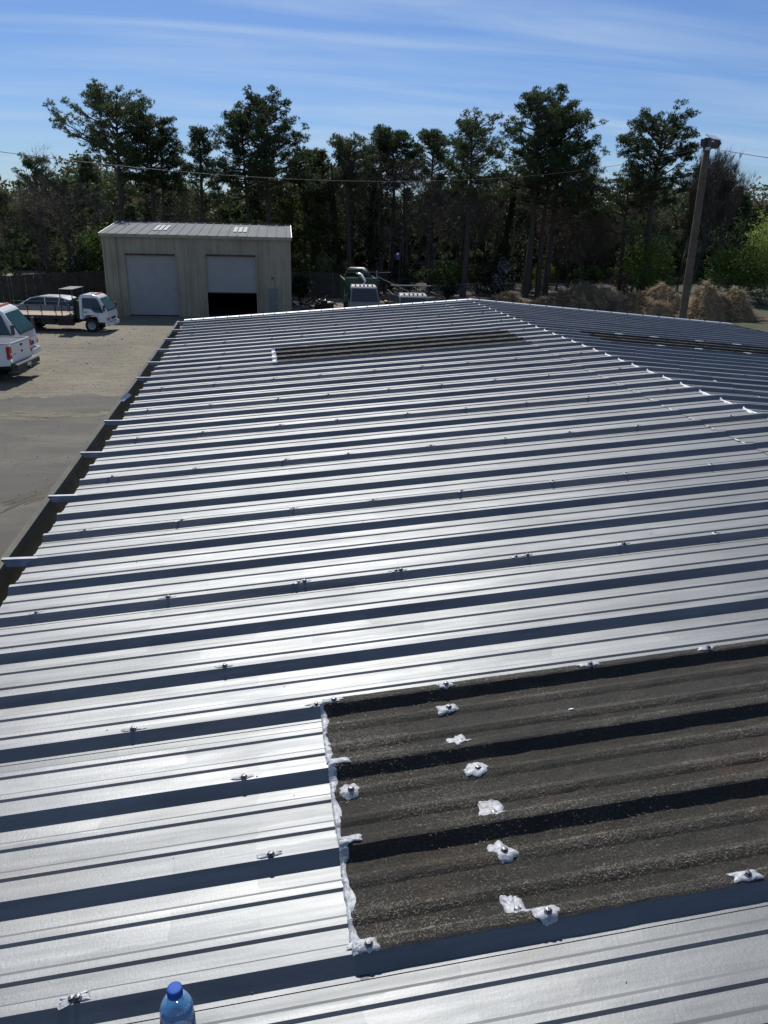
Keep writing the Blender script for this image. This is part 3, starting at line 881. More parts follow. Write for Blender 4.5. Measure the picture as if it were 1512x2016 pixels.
def rolldoor(x0, x1, zb, zt):
    mb = MB(); pts = []; z = zb; n = int((zt-zb)/.09)
    for i in range(n+1):
        z = zb+(zt-zb)*i/n
        pts.append((z, .10-(.008 if i % 2 else 0)))
    vs = []
    for z, y in pts: vs += [(x0, y, z), (x1, y, z)]
    mb.add(vs, [(2*i, 2*i+1, 2*i+3, 2*i+2) for i in range(n)])
    d = mb.build('roll_up_door', 'door_white', gar)
    MB().box(x0, x1, .06, .12, zb-.06, zb).build('bottom_rail', 'chassis_black', d)
    for x in (x0-.10, x1): MB().box(x, x+.10, -.05, .14, 0, zt+.12).build('door_jamb', 'garage_cream', gar)
    MB().box(x0, x1, -.05, .14, zt, zt+.12).build('door_header', 'rusty_steel', gar)
    return d
rolldoor(1.50, 5.0, .08, 4.22)
tag(rolldoor(7.14, 10.69, 1.74, 4.26), 'right roll-up door standing half open')
wd = MB().box(11.55, 12.23, .0, .05, .05, 2.07).build('door', 'door_green', gar)
MB().box(12.13, 12.17, -.06, 0, 1.0, 1.06).build('handle', 'chrome', wd)
MB().box(11.48, 11.55, -.05, .06, 0, 2.14).box(12.23, 12.30, -.05, .06, 0, 2.14).box(11.55, 12.23, -.05, .06, 2.07, 2.14).build('door_frame', 'garage_cream', gar)
MB().box(11.80, 11.92, -.14, -.04, 2.75, 2.87).build('wall_light', 'black_plastic', gar)

# ------------------------------------------------------------------ vehicles
def wheel(parent, x, y, r, w=.22, side=1, dual=False):
    o = thing('wheel'); o.parent = parent; o.location = (x, y, r)
    mb = MB(); n = 20
    prof = [(r*.62, -w/2), (r*.93, -w/2), (r, -w/2+.03), (r, w/2-.03), (r*.93, w/2), (r*.62, w/2)]
    vs = []
    for rr, yy in prof:
        for k in range(n):
            t = 2*PI*k/n; vs.append((rr*math.cos(t), yy, rr*math.sin(t)))
    mb.add(vs, [(i*n+k, i*n+(k+1) % n, (i+1)*n+(k+1) % n, (i+1)*n+k) for i in range(5) for k in range(n)])
    mb.build('tyre', 'rubber', o, True)
    s = side; mb = MB(); vs = []
    for rr, yy in ((r*.62, w/2*s), (r*.58, w*.34*s), (r*.30, w*.20*s), (r*.22, w*.42*s), (.01, w*.44*s)):
        for k in range(n):
            t = 2*PI*k/n; vs.append((rr*math.cos(t), yy, rr*math.sin(t)))
    mb.add(vs, [(i*n+k, i*n+(k+1) % n, (i+1)*n+(k+1) % n, (i+1)*n+k) for i in range(4) for k in range(n)])
    mb.build('rim', 'rim_steel', o)
    return o
def halfw(z): return .98 if z < 1.3 else .98-.13*(z-1.3)/.9
def cabover(name, label, group, loc, rz, body='flat'):
    t = thing(name, loc, rz, label, 'truck', group)
    prof = [(-.14, .60), (-.06, .80), (-.05, 1.02), (-.09, 1.28), (-.60, 2.10), (-.72, 2.19), (-.95, 2.25), (-1.55, 2.26), (-1.74, 2.20), (-1.80, 2.05), (-1.82, .78), (-1.58, .78), (-1.52, .95), (-1.38, 1.04), (-.92, 1.04), (-.78, .95), (-.68, .60)]
    ws = [(-halfw(z), halfw(z)) for x, z in prof]
    ws[5] = (-.80, .80); ws[6] = (-.78, .78); ws[7] = (-.78, .78); ws[8] = (-.80, .80)
    cabo = MB().prism(prof, 0, 0, w=ws).build('cab', 'dusty_white' if body in ('skip', 'rack') else 'white_paint', t)
    bev = cabo.modifiers.new('bevel', 'BEVEL'); bev.width = .035; bev.segments = 2; bev.limit_method = 'ANGLE'; bev.angle_limit = R(35)
    # glass
    def off(x, z, k): return (x+.012+.0, k*(halfw(z)-.07), z+.006)
    a, b = (-.105, 1.36), (-.575, 2.04)
    gm = 'dark_glass' if body in ('skip', 'rack') else 'teal_glass'
    MB().add([(a[0]+.025, -.86, a[1]), (a[0]+.025, .86, a[1]), (b[0]+.025, .76, b[1]), (b[0]+.025, -.76, b[1])], [(0, 1, 2, 3)]).build('windscreen', gm, t)
    MB().add([(a[0]+.055, -.90, 1.30), (a[0]+.055, .90, 1.30), (a[0]+.03, .88, 1.38), (a[0]+.03, -.88, 1.38)], [(0, 1, 2, 3)]).build('cowl', 'black_plastic', t)
    for s in (-1, 1):
        wpts = [(-1.60, 1.44), (-1.10, 1.42), (-.86, 1.20), (-.34, 1.20), (-.66, 1.98), (-.80, 2.06), (-1.60, 2.06)]
        MB().add([(x, s*(halfw(z)+.006), z) for x, z in wpts], [tuple(range(7)) if s < 0 else tuple(range(6, -1, -1))]).build('side_window', 'dark_glass', t)
        MB().box(-1.62, -1.59, s*.985-.004, s*.985+.004, .80, 1.44).build('door_seam', 'black_plastic', t)
        MB().box(-.70, -.685, s*.985-.004, s*.985+.004, .62, 1.2).build('door_seam', 'black_plastic', t)
        MB().box(-1.50, -1.34, s*.99-.012, s*.99+.012, 1.20, 1.25).build('door_handle', 'black_plastic', t)
        mo = MB().tube([(-.40, s*.95, 1.25), (-.22, s*1.16, 1.30), (-.22, s*1.16, 1.75), (-.45, s*.93, 1.80)], .012, 5)
        mo.box(-.25, -.18, s*1.20-.10, s*1.20+.10, 1.32, 1.68)
        mo.build('mirror', 'black_plastic', t)
        MB().box(-.10, -.03, s*.62-.16, s*.62+.16, .74, .92).build('headlight', 'lamp_clear', t)
        MB().box(-.16, -.035, s*.88-.10, s*.88+.105, .74, .92).build('indicator', 'orange_plastic', t)
        MB().box(-.30, -.02, s*.90-.06, s*.90+.085, .42, .62).build('bumper_corner', 'white_paint', t)
    MB().box(-.06, -.03, -.42, .42, .76, .90).build('grille', 'black_plastic', t)
    MB().box(-.16, .03, -.96, .96, .40, .60).build('bumper', 'white_paint', t)
    MB().box(.03, .036, -.16, .16, .44, .55).build('number_plate', 'silver_paint', t)
    for y in (-.55, -.25, 0, .25, .55):
        MB().box(-.90, -.80, y-.05, y+.05, 2.235, 2.29).build('roof_marker', 'orange_plastic', t)
    MB().box(-1.25, -1.1, -.08, .08, 2.25, 2.32).build('roof_vent', 'white_paint', t)
    MB().box(-6.6, -1.3, -.42, -.30, .60, .78).box(-6.6, -1.3, .30, .42, .60, .78).box(-5.2, -4.8, -.8, .8, .40, .55).box(-1.35, -1.05, -.8, .8, .38, .5).build('chassis', 'chassis_black', t)
    MB().box(-3.2, -2.3, -.92, -.50, .38, .78).build('fuel_tank', 'chassis_black', t)
    MB().box(-3.6, -2.4, .50, .92, .38, .78).build('battery_box', 'chassis_black', t)
    MB().box(-4.2, -3.4, -.92, -.55, .42, .78).build('tool_box', 'chassis_black', t)
    for s in (-1, 1):
        wheel(t, -1.15, s*.84, .40, .22, s)
        wheel(t, -5.0, s*.80, .40, .40, s)
    if body == 'flat':
        dk = MB().box(-6.7, -2.15, -1.08, 1.08, .965, 1.01).build('deck', 'deck_wood', t)
        MB().box(-6.72, -2.13, -1.10, -1.085, .80, 1.0).box(-6.72, -2.13, 1.085, 1.10, .80, 1.0).box(-6.74, -6.705, -1.10, 1.10, .78, 1.0).box(-6.6, -2.2, -.9, .9, .80, .96).build('deck_frame', 'chassis_black', t)
        for s in (-1, 1):
            for x in (-6.6, -5.75, -4.9, -4.05, -3.2, -2.35):
                MB().box(x-.02, x+.02, s*1.06-.02, s*1.06+.02, 1.012, 1.58).build('stake', 'rack_green', t)
            MB().box(-6.65, -2.2, s*1.06-.018, s*1.06+.018, 1.585, 1.62).build('side_rail', 'rack_green', t)
        MB().box(-2.15, -2.06, -1.05, 1.05, 1.012, 2.02).build('headboard', 'rack_green', t)
        rk = MB()
        for x in (-2.12, -2.85):
            for y in (-1.02, 1.02): rk.box(x-.025, x+.025, y-.025, y+.025, 1.012, 2.55)
        for y in (-1.02, 1.02): rk.box(-2.85, -2.1, y-.02, y+.02, 1.75, 1.79)
        rk.box(-2.9, -2.06, -1.06, 1.06, 2.55, 2.575)
        rk.build('ladder_rack', 'rack_green', t)
        MB().box(-2.05, -1.85, -.9, .9, .85, 1.9).build('cab_back_box', 'chassis_black', t)
    elif body == 'skip':
        pr = [(-6.4, 1.0), (-6.6, 2.35), (-2.3, 2.55), (-2.2, 1.0)]
        mb = MB(); mb.prism(pr, -1.12, -1.06).prism(pr, 1.06, 1.12)
        mb.box(-2.3, -2.2, -1.06, 1.06, 1.0, 2.6).box(-6.5, -6.42, -1.06, 1.06, 1.0, 2.35).box(-6.4, -2.2, -1.06, 1.06, .98, 1.03)
        mb.box(-6.6, -2.2, -1.16, -1.12, 2.36, 2.46).box(-6.6, -2.2, 1.12, 1.16, 2.36, 2.46)
        for x in (-5.6, -4.6, -3.6): mb.box(x-.05, x+.05, -1.17, -1.12, 1.0, 2.36).box(x-.05, x+.05, 1.12, 1.17, 1.0, 2.36)
        mb.build('green_body', 'dumpster_green', t)
        MB().tube([(-2.05, -1.1, .95), (-2.05, -1.1, 2.95), (-2.05, 1.15, 3.0), (-2.05, 1.15, .95)], .03, 6).build('head_bar', 'rack_green', t)
        wr = MB(); qq = random.Random(6)
        P = [(-2.35-.1*i, -.35+.08*i+qq.uniform(-.08, .08), 2.28+.13*min(i, 4)+(.03*i)) for i in range(7)]
        wr.tube([(-1.5, .1, 2.30), (-1.9, .18, 2.42), (-2.2, -.05, 2.78), (-2.6, -.3, 2.86), (-3.0, .1, 2.75)], [.03, .10, .13, .09, .05], 7)
        wr.build('plastic_wrap', 'silver_paint', t, True)
        ld = MB()
        ld.tube([(-2.4, .7, 2.5), (-3.1, .2, 2.95), (-4.2, -.6, 2.9), (-5.2, -.9, 2.5)], [.1, .30, .28, .1], 8)
        ld.build('covered_load', 'rack_green', t, True)
    elif body == 'rack':
        MB().box(-6.5, -2.1, -1.05, 1.05, .96, 1.01).build('deck', 'deck_wood', t)
        for y in (-1.05, -.7, -.35, 0, .35, .7, 1.05): MB().box(-2.14, -2.10, y-.018, y+.018, 1.01, 2.62).build('rack_bar', 'rack_green', t)
        MB().box(-2.15, -2.09, -1.25, 1.25, 2.62, 2.67).build('head_bar', 'rim_steel', t)
        for s in (-1, 1):
            for x in (-6.4, -5.0, -3.6): MB().box(x-.02, x+.02, s*1.03-.02, s*1.03+.02, 1.01, 2.0).build('stake', 'rack_green', t)
            MB().box(-6.4, -2.1, s*1.03-.015, s*1.03+.015, 2.0, 2.05).build('side_rail', 'rack_green', t)
    return t
cabover('flatbed_truck', 'white cabover flatbed truck with a dark green rack parked beside the garage', 'work trucks in the yard', (-9.0, 51.5, 0), R(-7), 'flat')
cabover('flatbed_truck', 'white cabover truck with orange roof markers parked just behind the pickup', 'work trucks in the yard', (-10.80, 39.25, 0), R(-2), 'flat').scale = (1.25,)*3
cabover('dump_truck', 'truck facing the camera beyond the roof, green body behind its cab', 'work trucks in the yard', (7.65, 56.4, 0), R(-92), 'skip').scale = (1.12,)*3
cabover('flatbed_truck', 'truck facing the camera beyond the roof, thin rack bar above its cab', 'work trucks in the yard', (10.1, 50.3, 0), R(-94), 'rack').scale = (1.10,)*3

def pickup(loc, rz):
    t = thing('pickup_truck', loc, rz, 'white pickup truck at the left edge, its tailgate and red tail light towards the yard', 'pickup')
    # origin at the rear, forward +x
    for s in (-1, 1):
        pr = [(0.0, .62), (.55, .58), (.62, .78), (.80, .98), (1.10, 1.04), (1.40, .98), (1.58, .78), (1.65, .58), (2.05, .58), (2.05, 1.38), (0.03, 1.38)]
        y0, y1 = (.86, .99) if s > 0 else (-.99, -.86)
        o = MB().prism(pr, y0, y1).build('bed_side', 'white_paint', t)
        bv = o.modifiers.new('bevel', 'BEVEL'); bv.width = .03; bv.segments = 2; bv.limit_method = 'ANGLE'
        MB().box(0.0, 2.05, s*.925-.07, s*.925+.07, 1.383, 1.40).build('bed_rail', 'black_plastic', t)
        MB().add([(-.012, s*.995, .86), (-.012, s*.80, .86), (-.012, s*.80, 1.30), (-.012, s*.995, 1.30), (.10, s*1.0, .86), (.10, s*1.0, 1.30), (.03, s*.80, .86), (.03, s*.80, 1.30)],
                 [(0, 1, 2, 3), (0, 3, 5, 4), (3, 2, 7, 5), (0, 4, 6, 1)]).build('tail_light', 'red_plastic', t)
        MB().box(-.018, -.010, min(s*.83, s*.96), max(s*.83, s*.96), 1.0, 1.08).build('reversing_lamp', 'lamp_clear', t)
        wheel(t, 1.10, s*.86, .38, .25, s); wheel(t, 4.6, s*.86, .38, .25, s)
    tg = MB().box(-.03, .05, -.79, .79, .66, 1.38).build('tailgate', 'white_paint', t)
    bv = tg.modifiers.new('bevel', 'BEVEL'); bv.width = .025; bv.segments = 2
    MB().box(-.035, .06, -.79, .79, 1.382, 1.405).build('tailgate_cap', 'silver_paint', tg)
    MB().box(-.045, -.031, -.09, .09, 1.22, 1.29).build('handle', 'black_plastic', tg)
    mb = MB(); n = 24
    for k, (rx, mi, dx) in enumerate(((.095, 0, -.038), (.080, 1, -.043))):
        ring = [(dx, rx*math.cos(2*PI*i/n), 1.03+rx*.5*math.sin(2*PI*i/n)) for i in range(n)]
        back = [(-.03, y, z) for x, y, z in ring]
        mb.add(ring+back, [tuple(range(n))]+[(i, (i+1) % n, n+(i+1) % n, n+i) for i in range(n)], mi)
    mb.build('oval_badge', ['chrome', 'blue_print'], tg)
    mb = MB()
    for i, (w_, h_) in enumerate(((.03, .045), (.012, .045), (.03, .045), (.03, .045))):
        y = .70-i*.05; mb.box(-.038, -.031, y-w_/2, y+w_/2, .98, .98+h_)
    mb.build('small_lettering', 'rim_steel', tg)
    MB().box(0.05, 2.02, -.86, .86, .70, .74).build('bed_floor', 'rim_steel', t)
    MB().box(1.99, 2.05, -.86, .86, .74, 1.38).build('bed_front', 'white_paint', t)
    bm_ = MB().prism([(-.20, .46), (-.24, .50), (-.24, .66), (-.18, .70), (.0, .70), (.0, .46)], -1.0, 1.0)
    bo = bm_.build('bumper', 'black_plastic', t)
    MB().box(-.245, -.238, -.17, .17, .50, .62).build('number_plate', 'silver_paint', bo)
    MB().box(-.36, -.18, -.035, .035, .40, .46).tube([(-.34, 0, .46), (-.34, 0, .54)], .028, 8).build('tow_hitch', 'chassis_black', t)
    MB().tube([(-.1, .4, .46), (-.15, .42, .30), (-.2, .36, .27), (-.22, .30, .33)], .008, 5).build('hanging_cable', 'wire_black', t)
    prof = [(2.10, .52), (2.10, 1.38), (2.28, 1.86), (2.5, 1.92), (3.5, 1.92), (4.2, 1.40), (5.5, 1.22), (5.65, 1.0), (5.65, .5), (5.05, .5), (4.95, .8), (4.6, .9), (4.25, .8), (4.15, .5)]
    ws = [(-(.98 if z < 1.4 else .82), (.98 if z < 1.4 else .82)) for x, z in prof]
    co = MB().prism(prof, 0, 0, w=ws).build('cab', 'white_paint', t)
    bv = co.modifiers.new('bevel', 'BEVEL'); bv.width = .04; bv.segments = 2; bv.limit_method = 'ANGLE'
    MB().add([(2.085, -.78, 1.42), (2.085, .78, 1.42), (2.245, .72, 1.82), (2.245, -.72, 1.82)], [(3, 2, 1, 0)]).build('rear_window', 'dark_glass', t)
    for s in (-1, 1):
        MB().add([(2.30, s*.975, 1.42), (4.05, s*.975, 1.42), (3.48, s*.838, 1.84), (2.45, s*.838, 1.84)], [(0, 1, 2, 3)]).build('side_window', 'dark_glass', t)
    MB().box(.0, 5.4, -.45, -.3, .40, .52).box(0, 5.4, .3, .45, .40, .52).box(.95, 1.25, -.75, .75, .32, .44).box(2.1, 5.5, -.8, .8, .44, .54).build('chassis', 'chassis_black', t)
    t.scale = (1.2,)*3
    return t
pickup((-10.38, 36.0, 0), R(173))

def suv(loc, rz):
    t = thing('parked_car', loc, rz, 'silver car with a white roof and dark windows parked behind the flatbed truck', 'car')
    low = [(0, .45), (-.05, .75), (.15, .92), (1.0, 1.02), (1.35, 1.06), (4.55, 1.10), (4.72, .95), (4.75, .45), (4.25, .32), (3.2, .28), (1.6, .28), (.5, .30)]
    o = MB().prism(low, -.90, .90).build('body', 'car_grey', t)
    bv = o.modifiers.new('bevel', 'BEVEL'); bv.width = .07; bv.segments = 3; bv.limit_method = 'ANGLE'
    gl = [(1.05, 1.05), (1.90, 1.52), (2.3, 1.60), (3.9, 1.58), (4.35, 1.40), (4.60, 1.08)]
    ws = [(-.84, .84) if z < 1.2 else (-.70, .70) for x, z in gl]
    MB().prism(gl, 0, 0, w=ws).build('windows', 'dark_glass', t)
    rf = [(1.80, 1.49), (1.95, 1.57), (2.4, 1.65), (3.3, 1.66), (4.0, 1.62), (4.5, 1.46), (4.45, 1.41), (3.9, 1.57), (2.35, 1.59)]
    MB().prism(rf, -.72, .72).build('roof', 'white_paint', t)
    for s in (-1, 1):
        for x0, z0, x1, z1 in ((1.05, 1.06, 1.88, 1.54), (2.85, 1.06, 2.80, 1.60), (3.75, 1.08, 3.85, 1.58), (4.50, 1.10, 4.15, 1.50)):
            MB().tube([(x0, s*.852, z0), (x1, s*.712, z1)], .032, 5).build('pillar', 'white_paint', t)
        wheel(t, .95, s*.80, .34, .22, s); wheel(t, 3.75, s*.80, .34, .22, s)
        MB().box(1.25, 1.42, min(s*.9, s*1.04), max(s*.9, s*1.04), 1.06, 1.18).build('mirror', 'silver_paint', t)
        MB().box(-.03, .25, s*.70-.14, s*.70+.14, .74, .86).build('headlight', 'lamp_clear', t)
    return t
suv((-16.7, 57.2, 0), R(-13))

# ------------------------------------------------------------------ fences
def wood_fence(name, pts, h, label, step=2.4, seed=0):
    t = thing(name, (pts[0][0], pts[0][1], 0), 0, label, 'fence')
    q = random.Random(seed); o = Vector((pts[0][0], pts[0][1], 0))
    for a, b in zip(pts, pts[1:]):
        A = Vector((*a, 0))-o; B = Vector((*b, 0))-o; L = (B-A).length; n = max(1, round(L/step)); d = (B-A)/L; nn = Vector((-d.y, d.x, 0))
        rz = math.atan2(d.y, d.x)
        for i in range(n):
            s = L/n; P = A+d*s*i; mb = MB(); x = .06
            while x < s-.05:
                w_ = q.uniform(.13, .15); hh = h+q.uniform(-.05, .03); yy = q.uniform(-.012, .012)
                mb.box(x, min(x+w_-.012, s-.03), yy, yy+.02, .04, hh); x += w_
            mb.box(.05, s-.05, .03, .07, .45, .53).box(.05, s-.05, .03, .07, h-.45, h-.37)
            mb.build('fence_panel', 'fence_wood', t).matrix_local = Matrix.Translation(P) @ Matrix.Rotation(rz, 4, 'Z')
            MB().box(-.05, .05, -.05, .05, 0, h+.08).build('post', 'pole_wood', t).matrix_local = Matrix.Translation(P) @ Matrix.Rotation(rz, 4, 'Z')
    return t
wood_fence('wooden_fence', [(-34, 56), (-20.0, 64.6), (-12.9, 73.0)], 2.25, 'dark weathered board fence behind the flatbed truck, left of the garage', seed=1)
wood_fence('wooden_fence', [(2.9, 75.2), (9.0, 73.2)], 2.3, 'grey board fence right of the garage below the pale bush', seed=2)
def chain_fence(name, pts, h, label, step=3.0):
    t = thing(name, (pts[0][0], pts[0][1], 0), 0, label, 'fence'); o = Vector((pts[0][0], pts[0][1], 0))
    for a, b in zip(pts, pts[1:]):
        A = Vector((*a, 0))-o; B = Vector((*b, 0))-o; L = (B-A).length; n = round(L/step)
        for i in range(n+1): 
            P = A.lerp(B, i/n); MB().cyl(P, P+Vector((0, 0, h+.05)), .035, 6).build('post', 'galvanised', t)
        MB().cyl(A+Vector((0, 0, h)), B+Vector((0, 0, h)), .02, 5).build('top_rail', 'galvanised', t)
        mb = MB(); m_ = int(L/.5); d = (B-A)/L
        for i in range(m_):
            for sg in (0, 1):
                p = A+d*(L*i/m_); e = p+d*(.5*4 if True else 0)
                if (e-A).length > L: continue
                p0 = p+Vector((0, 0, 0.05 if sg else h)); e0 = e+Vector((0, 0, h if sg else .05))
                mb.tube([p0, e0], .005, 3, caps=False)
        mb.build('wire_mesh', 'galvanised', t, kind='stuff')
    return t
chain_fence('chain_link_fence', [(13.0, 72.5), (24, 78.5), (62, 79.5)], 1.25, 'thin chain link fence running behind the brush heaps at the wood edge')

# gate arm and posts
t = thing('yard_gate', (10.2, 68, 0), 0, 'grey tubular gate with a slanting bar behind the green truck', 'gate')
MB().cyl((0, 0, 0), (0, 0, 2.9), .06, 8).build('post', 'rim_steel', t)
MB().cyl((0, 0, 2.45), (2.9, .3, 1.2), .04, 6).build('slanting_bar', 'rim_steel', t)
MB().cyl((0, 0, 2.75), (1.3, .5, 2.75), .025, 6).build('top_bar', 'rim_steel', t)
MB().cyl((2.9, .3, 0), (2.9, .3, 1.25), .04, 6).build('post', 'rim_steel', t)
t = thing('banner_pole', (12.5, 70, 0), R(4), 'thin dark pole with a small blue banner at the wood edge', 'pole')
MB().cyl((0, 0, 0), (.1, 0, 5.2), .045, 8).build('pole', 'chassis_black', t)
MB().box(-.26, .02, -.02, .01, 3.75, 4.35).build('banner', 'label_blue', t)
MB().box(-.26, -.06, -.04, -.022, 4.15, 4.30).build('banner_mark', 'sealant_white', t)

# ------------------------------------------------------------------ utility pole, floodlight, wire
pole = thing('utility_pole', (18.52, 32.0, 0), 0, 'tall wooden utility pole leaning slightly in front of the brush heaps', 'pole')
pts = [(-.0085*z*1.8+.0+0.06*math.sin(z*.3)*.3, 0, z) for z in (0, 1.5, 3, 4.5, 6, 7.5, 9, 10.45)]
MB().tube(pts, [.185, .178, .172, .165, .158, .150, .142, .135], 16).build('pole_shaft', 'pole_wood', pole, True)
MB().box(-.33, -.05, -.16, -.10, 9.98, 10.04).build('bracket', 'galvanised', pole)
MB().tube([(-.05, -.16, 9.7), (.10, -.2, 9.55), (.25, -.2, 9.62), (.32, -.15, 9.85), (.33, -.1, 10.1)], .016, 6).build('cable_loop', 'wire_alu', pole, True)
MB().cyl((-.3, -.15, 10.05), (-.12, -.17, 10.08), .03, 8).build('insulator', 'sealant_white', pole)
fl = thing('floodlight', (18.36, 31.95, 10.3), R(14), 'dark floodlight box with a pale sloped top on the utility pole', 'lamp')
MB().prism([(-.10, -.10), (-.10, .12), (.52, .12), (.66, -.02), (.52, -.22), (.10, -.22)], -.05, .34).build('housing', 'black_plastic', fl)
MB().add([(.02, -.10, .13), (.58, -.10, .10), (.66, .38, .30), (.12, .38, .33), (.02, -.10, .10), (.58, -.10, .07), (.66, .38, .27), (.12, .38, .30)], [(0, 1, 2, 3), (7, 6, 5, 4), (0, 4, 5, 1), (1, 5, 6, 2), (3, 2, 6, 7), (0, 3, 7, 4)]).build('sloped_top', 'solar_panel_white', fl)
MB().box(.10, .24, -.065, -.052, .00, .05).build('rating_plate', 'sealant_white', fl)
MB().add([(.53, -.052, .11), (.66, -.052, -.02), (.53, -.052, -.21), (.50, -.052, -.05)], [(0, 1, 2, 3)]).build('end_plate', 'rusty_steel', fl)
MB().box(-.20, -.10, -.02, .04, -.35, .14).build('mount', 'chassis_black', fl)
def wirecurve(p0, p1, n, zf, r, mat, name, label):
    mb = MB(); pts = []
    for i in range(n+1):
        s = i/n; pts.append((p0[0]+(p1[0]-p0[0])*s, p0[1]+(p1[1]-p0[1])*s, zf(s)))
    return mb.tube(pts, r, 6).build(name, mat, None, True, label=label, cat='wire')
tt = 1.6
wirecurve((18.3, 32), (18.3-26.3*tt, 32-13*tt), 60, lambda s: 4.466*(s*tt)**2-6.123*(s*tt)+10.10, .0068, 'wire_black', 'overhead_wire', 'long dark overhead wire sagging from the pole across to the left edge')
wirecurve((18.28, 31.9), (36, 16), 24, lambda s: 10.09-4.7*s+4.0*s*s, .013, 'wire_alu', 'service_wire', 'bright twisted wire running right from the pole top')

# ------------------------------------------------------------------ brush heaps
def straw(N, cx, cy, rx, ry, H, seed, hf):
    q = np.random.RandomState(seed)
    a = q.uniform(0, 6.28, N); rr = np.sqrt(q.rand(N))*1.03
    x = rr*rx*np.cos(a); y = rr*ry*np.sin(a)
    z = np.array([hf(u, v) for u, v in zip(x, y)])
    th = q.uniform(0, 6.28, N); L = q.uniform(.15, .75, N); w = q.uniform(.010, .028, N)
    # stems lie mostly down the slope and droop
    d = np.stack([np.cos(th), np.sin(th), q.uniform(-.5, .45, N)], 1)
    p = np.stack([x, y, z+q.uniform(-.02, .12, N)], 1)
    s = np.stack([-np.sin(th), np.cos(th), q.uniform(-.4, .4, N)], 1)*w[:, None]
    return np.stack([p-s, p+s, p+d*L[:, None]], 1)
def heap(loc, rx, ry, H, seed, label, mat='dry_straw', N=7000, core='heap_straw'):
    t = thing('brush_heap', (*loc, 0), 0, label, 'brush heap', 'heaps of dry brush')
    q = random.Random(seed); ph = [q.uniform(0, 6.28) for _ in range(6)]
    def hf(x, y):
        r = math.hypot(x/rx, y/ry)
        b = max(0, 1-r**2.2)
        k = 1+.26*math.sin(x*1.3+ph[0])+.22*math.sin(x*2.9+y+ph[1])+.15*math.sin(y*2.3+ph[2])+.10*math.sin(x*7.1-y*4+ph[4])+.09*math.sin(x*5.1+y*3+ph[3])
        return H*b*k
    mb = MB(); nr, na = 12, 40; vs = [(0, 0, hf(0, 0)-.06)]
    for i in range(1, nr+1):
        for j in range(na):
            a = 2*PI*j/na; x, y = rx*1.02*i/nr*math.cos(a), ry*1.02*i/nr*math.sin(a); vs.append((x, y, hf(x, y)-.06+q.uniform(-.04, .04)*(i < nr)))
    fs = [(0, 1+j, 1+(j+1) % na) for j in range(na)]+[(1+(i-1)*na+j, 1+i*na+j, 1+i*na+(j+1) % na, 1+(i-1)*na+(j+1) % na) for i in range(1, nr) for j in range(na)]
    mb.add(vs, fs).build('heap_core', core, t)
    sb = MB()
    for _ in range(int(rx*4)):
        a_ = q.uniform(0, 6.28); r_ = q.uniform(0, .95); x, y = rx*r_*math.cos(a_), ry*r_*math.sin(a_)
        d_ = Vector((q.uniform(-1, 1), q.uniform(-1, 1), q.uniform(-.1, .5))).normalized()*q.uniform(.4, 1.4); p_ = Vector((x, y, hf(x, y)))
        sb.tube([p_, p_+d_*.5+Vector((0, 0, q.uniform(0, .1))), p_+d_], [.02, .014, .006], 4)
    sb.build('branches', 'grey_bark', t, kind='stuff')
    link('stems', tri_mesh('stems', straw(N, 0, 0, rx, ry, H, seed, hf), mat), t, kind='stuff')
    return t
heap((28.2, 66.5), 4.6, 3.2, 1.50, 1, 'long low straw coloured brush heap, leftmost of the heaps beyond the roof', N=13000)
heap((33.6, 63.0), 3.6, 2.8, 1.75, 2, 'rounded straw coloured brush heap just left of the utility pole base', N=10000)
heap((36.6, 60.0), 2.6, 2.2, 1.75, 3, 'dark tangled brush heap directly behind the utility pole', N=9000)
heap((38.7, 60.0), 2.5, 2.2, 1.45, 4, 'brush heap right of the utility pole, sloping down to the grass', N=10000)
heap((31.0, 70.5), 4.4, 3.0, 1.25, 6, 'straw coloured heap seen between the two leftmost heaps, farther back', N=8000)
heap((22.5, 69.5), 2.6, 1.8, .75, 7, 'small flat reddish brown brush heap near the roof peak', N=5000)

# scrap beside the garage
t = thing('scrap_pile', (4.8, 64.8, 0), 0, 'pile of dark scrap metal and bent pipes against the right side of the garage', 'scrap')
qs = random.Random(5)
mb = MB()
for i in range(26):
    a = Vector((qs.uniform(-1.2, 1.3), qs.uniform(-1.2, 1.2), qs.uniform(.05, .7))); d = Vector((qs.uniform(-1, 1), qs.uniform(-1, 1), qs.uniform(-.2, .5)))
    mb.tube([a, a+d*.5+Vector((0, 0, .12)), a+d], qs.uniform(.02, .06), 6)
mb.build('pipes', 'rusty_steel', t, kind='stuff')
for i in range(9):
    mb = MB(); x, y, z = qs.uniform(-1, 1), qs.uniform(-1, 1), qs.uniform(.1, .6); s = qs.uniform(.15, .4)
    mb.add([(x-s, y-s*.5, z), (x+s, y-s*.7, z+qs.uniform(-.1, .3)), (x+s*.8, y+s, z+qs.uniform(0, .4)), (x-s*.7, y+s*.8, z+.1), (x, y, z+.2)], [(0, 1, 4), (1, 2, 4), (2, 3, 4), (3, 0, 4)])
    mb.build('bent_sheet', 'galvanised', t)
for i in range(5):
    x, y = qs.uniform(-.9, 1), qs.uniform(-1, .8); MB().box(x, x+qs.uniform(.3, .7), y, y+.5, 0, qs.uniform(.3, .8)).build('machine_part', 'chassis_black', t)
t = thing('yard_clutter', (9.3, 57.5, 0), 0, 'yellow drums and timber standing between the two trucks beyond the roof', 'clutter')
for i, (x, y) in enumerate(((-.35, 0), (.35, .2), (.05, .9))):
    MB().lathe([(.001, 1.35), (.27, 1.35), (.29, 1.32), (.28, .9), (.29, .88), (.28, .45), (.29, .43), (.28, .02), (.001, 0)], 14, c=(x, y)).build('drum', 'yellow_paint' if i != 1 else 'rusty_steel', t)
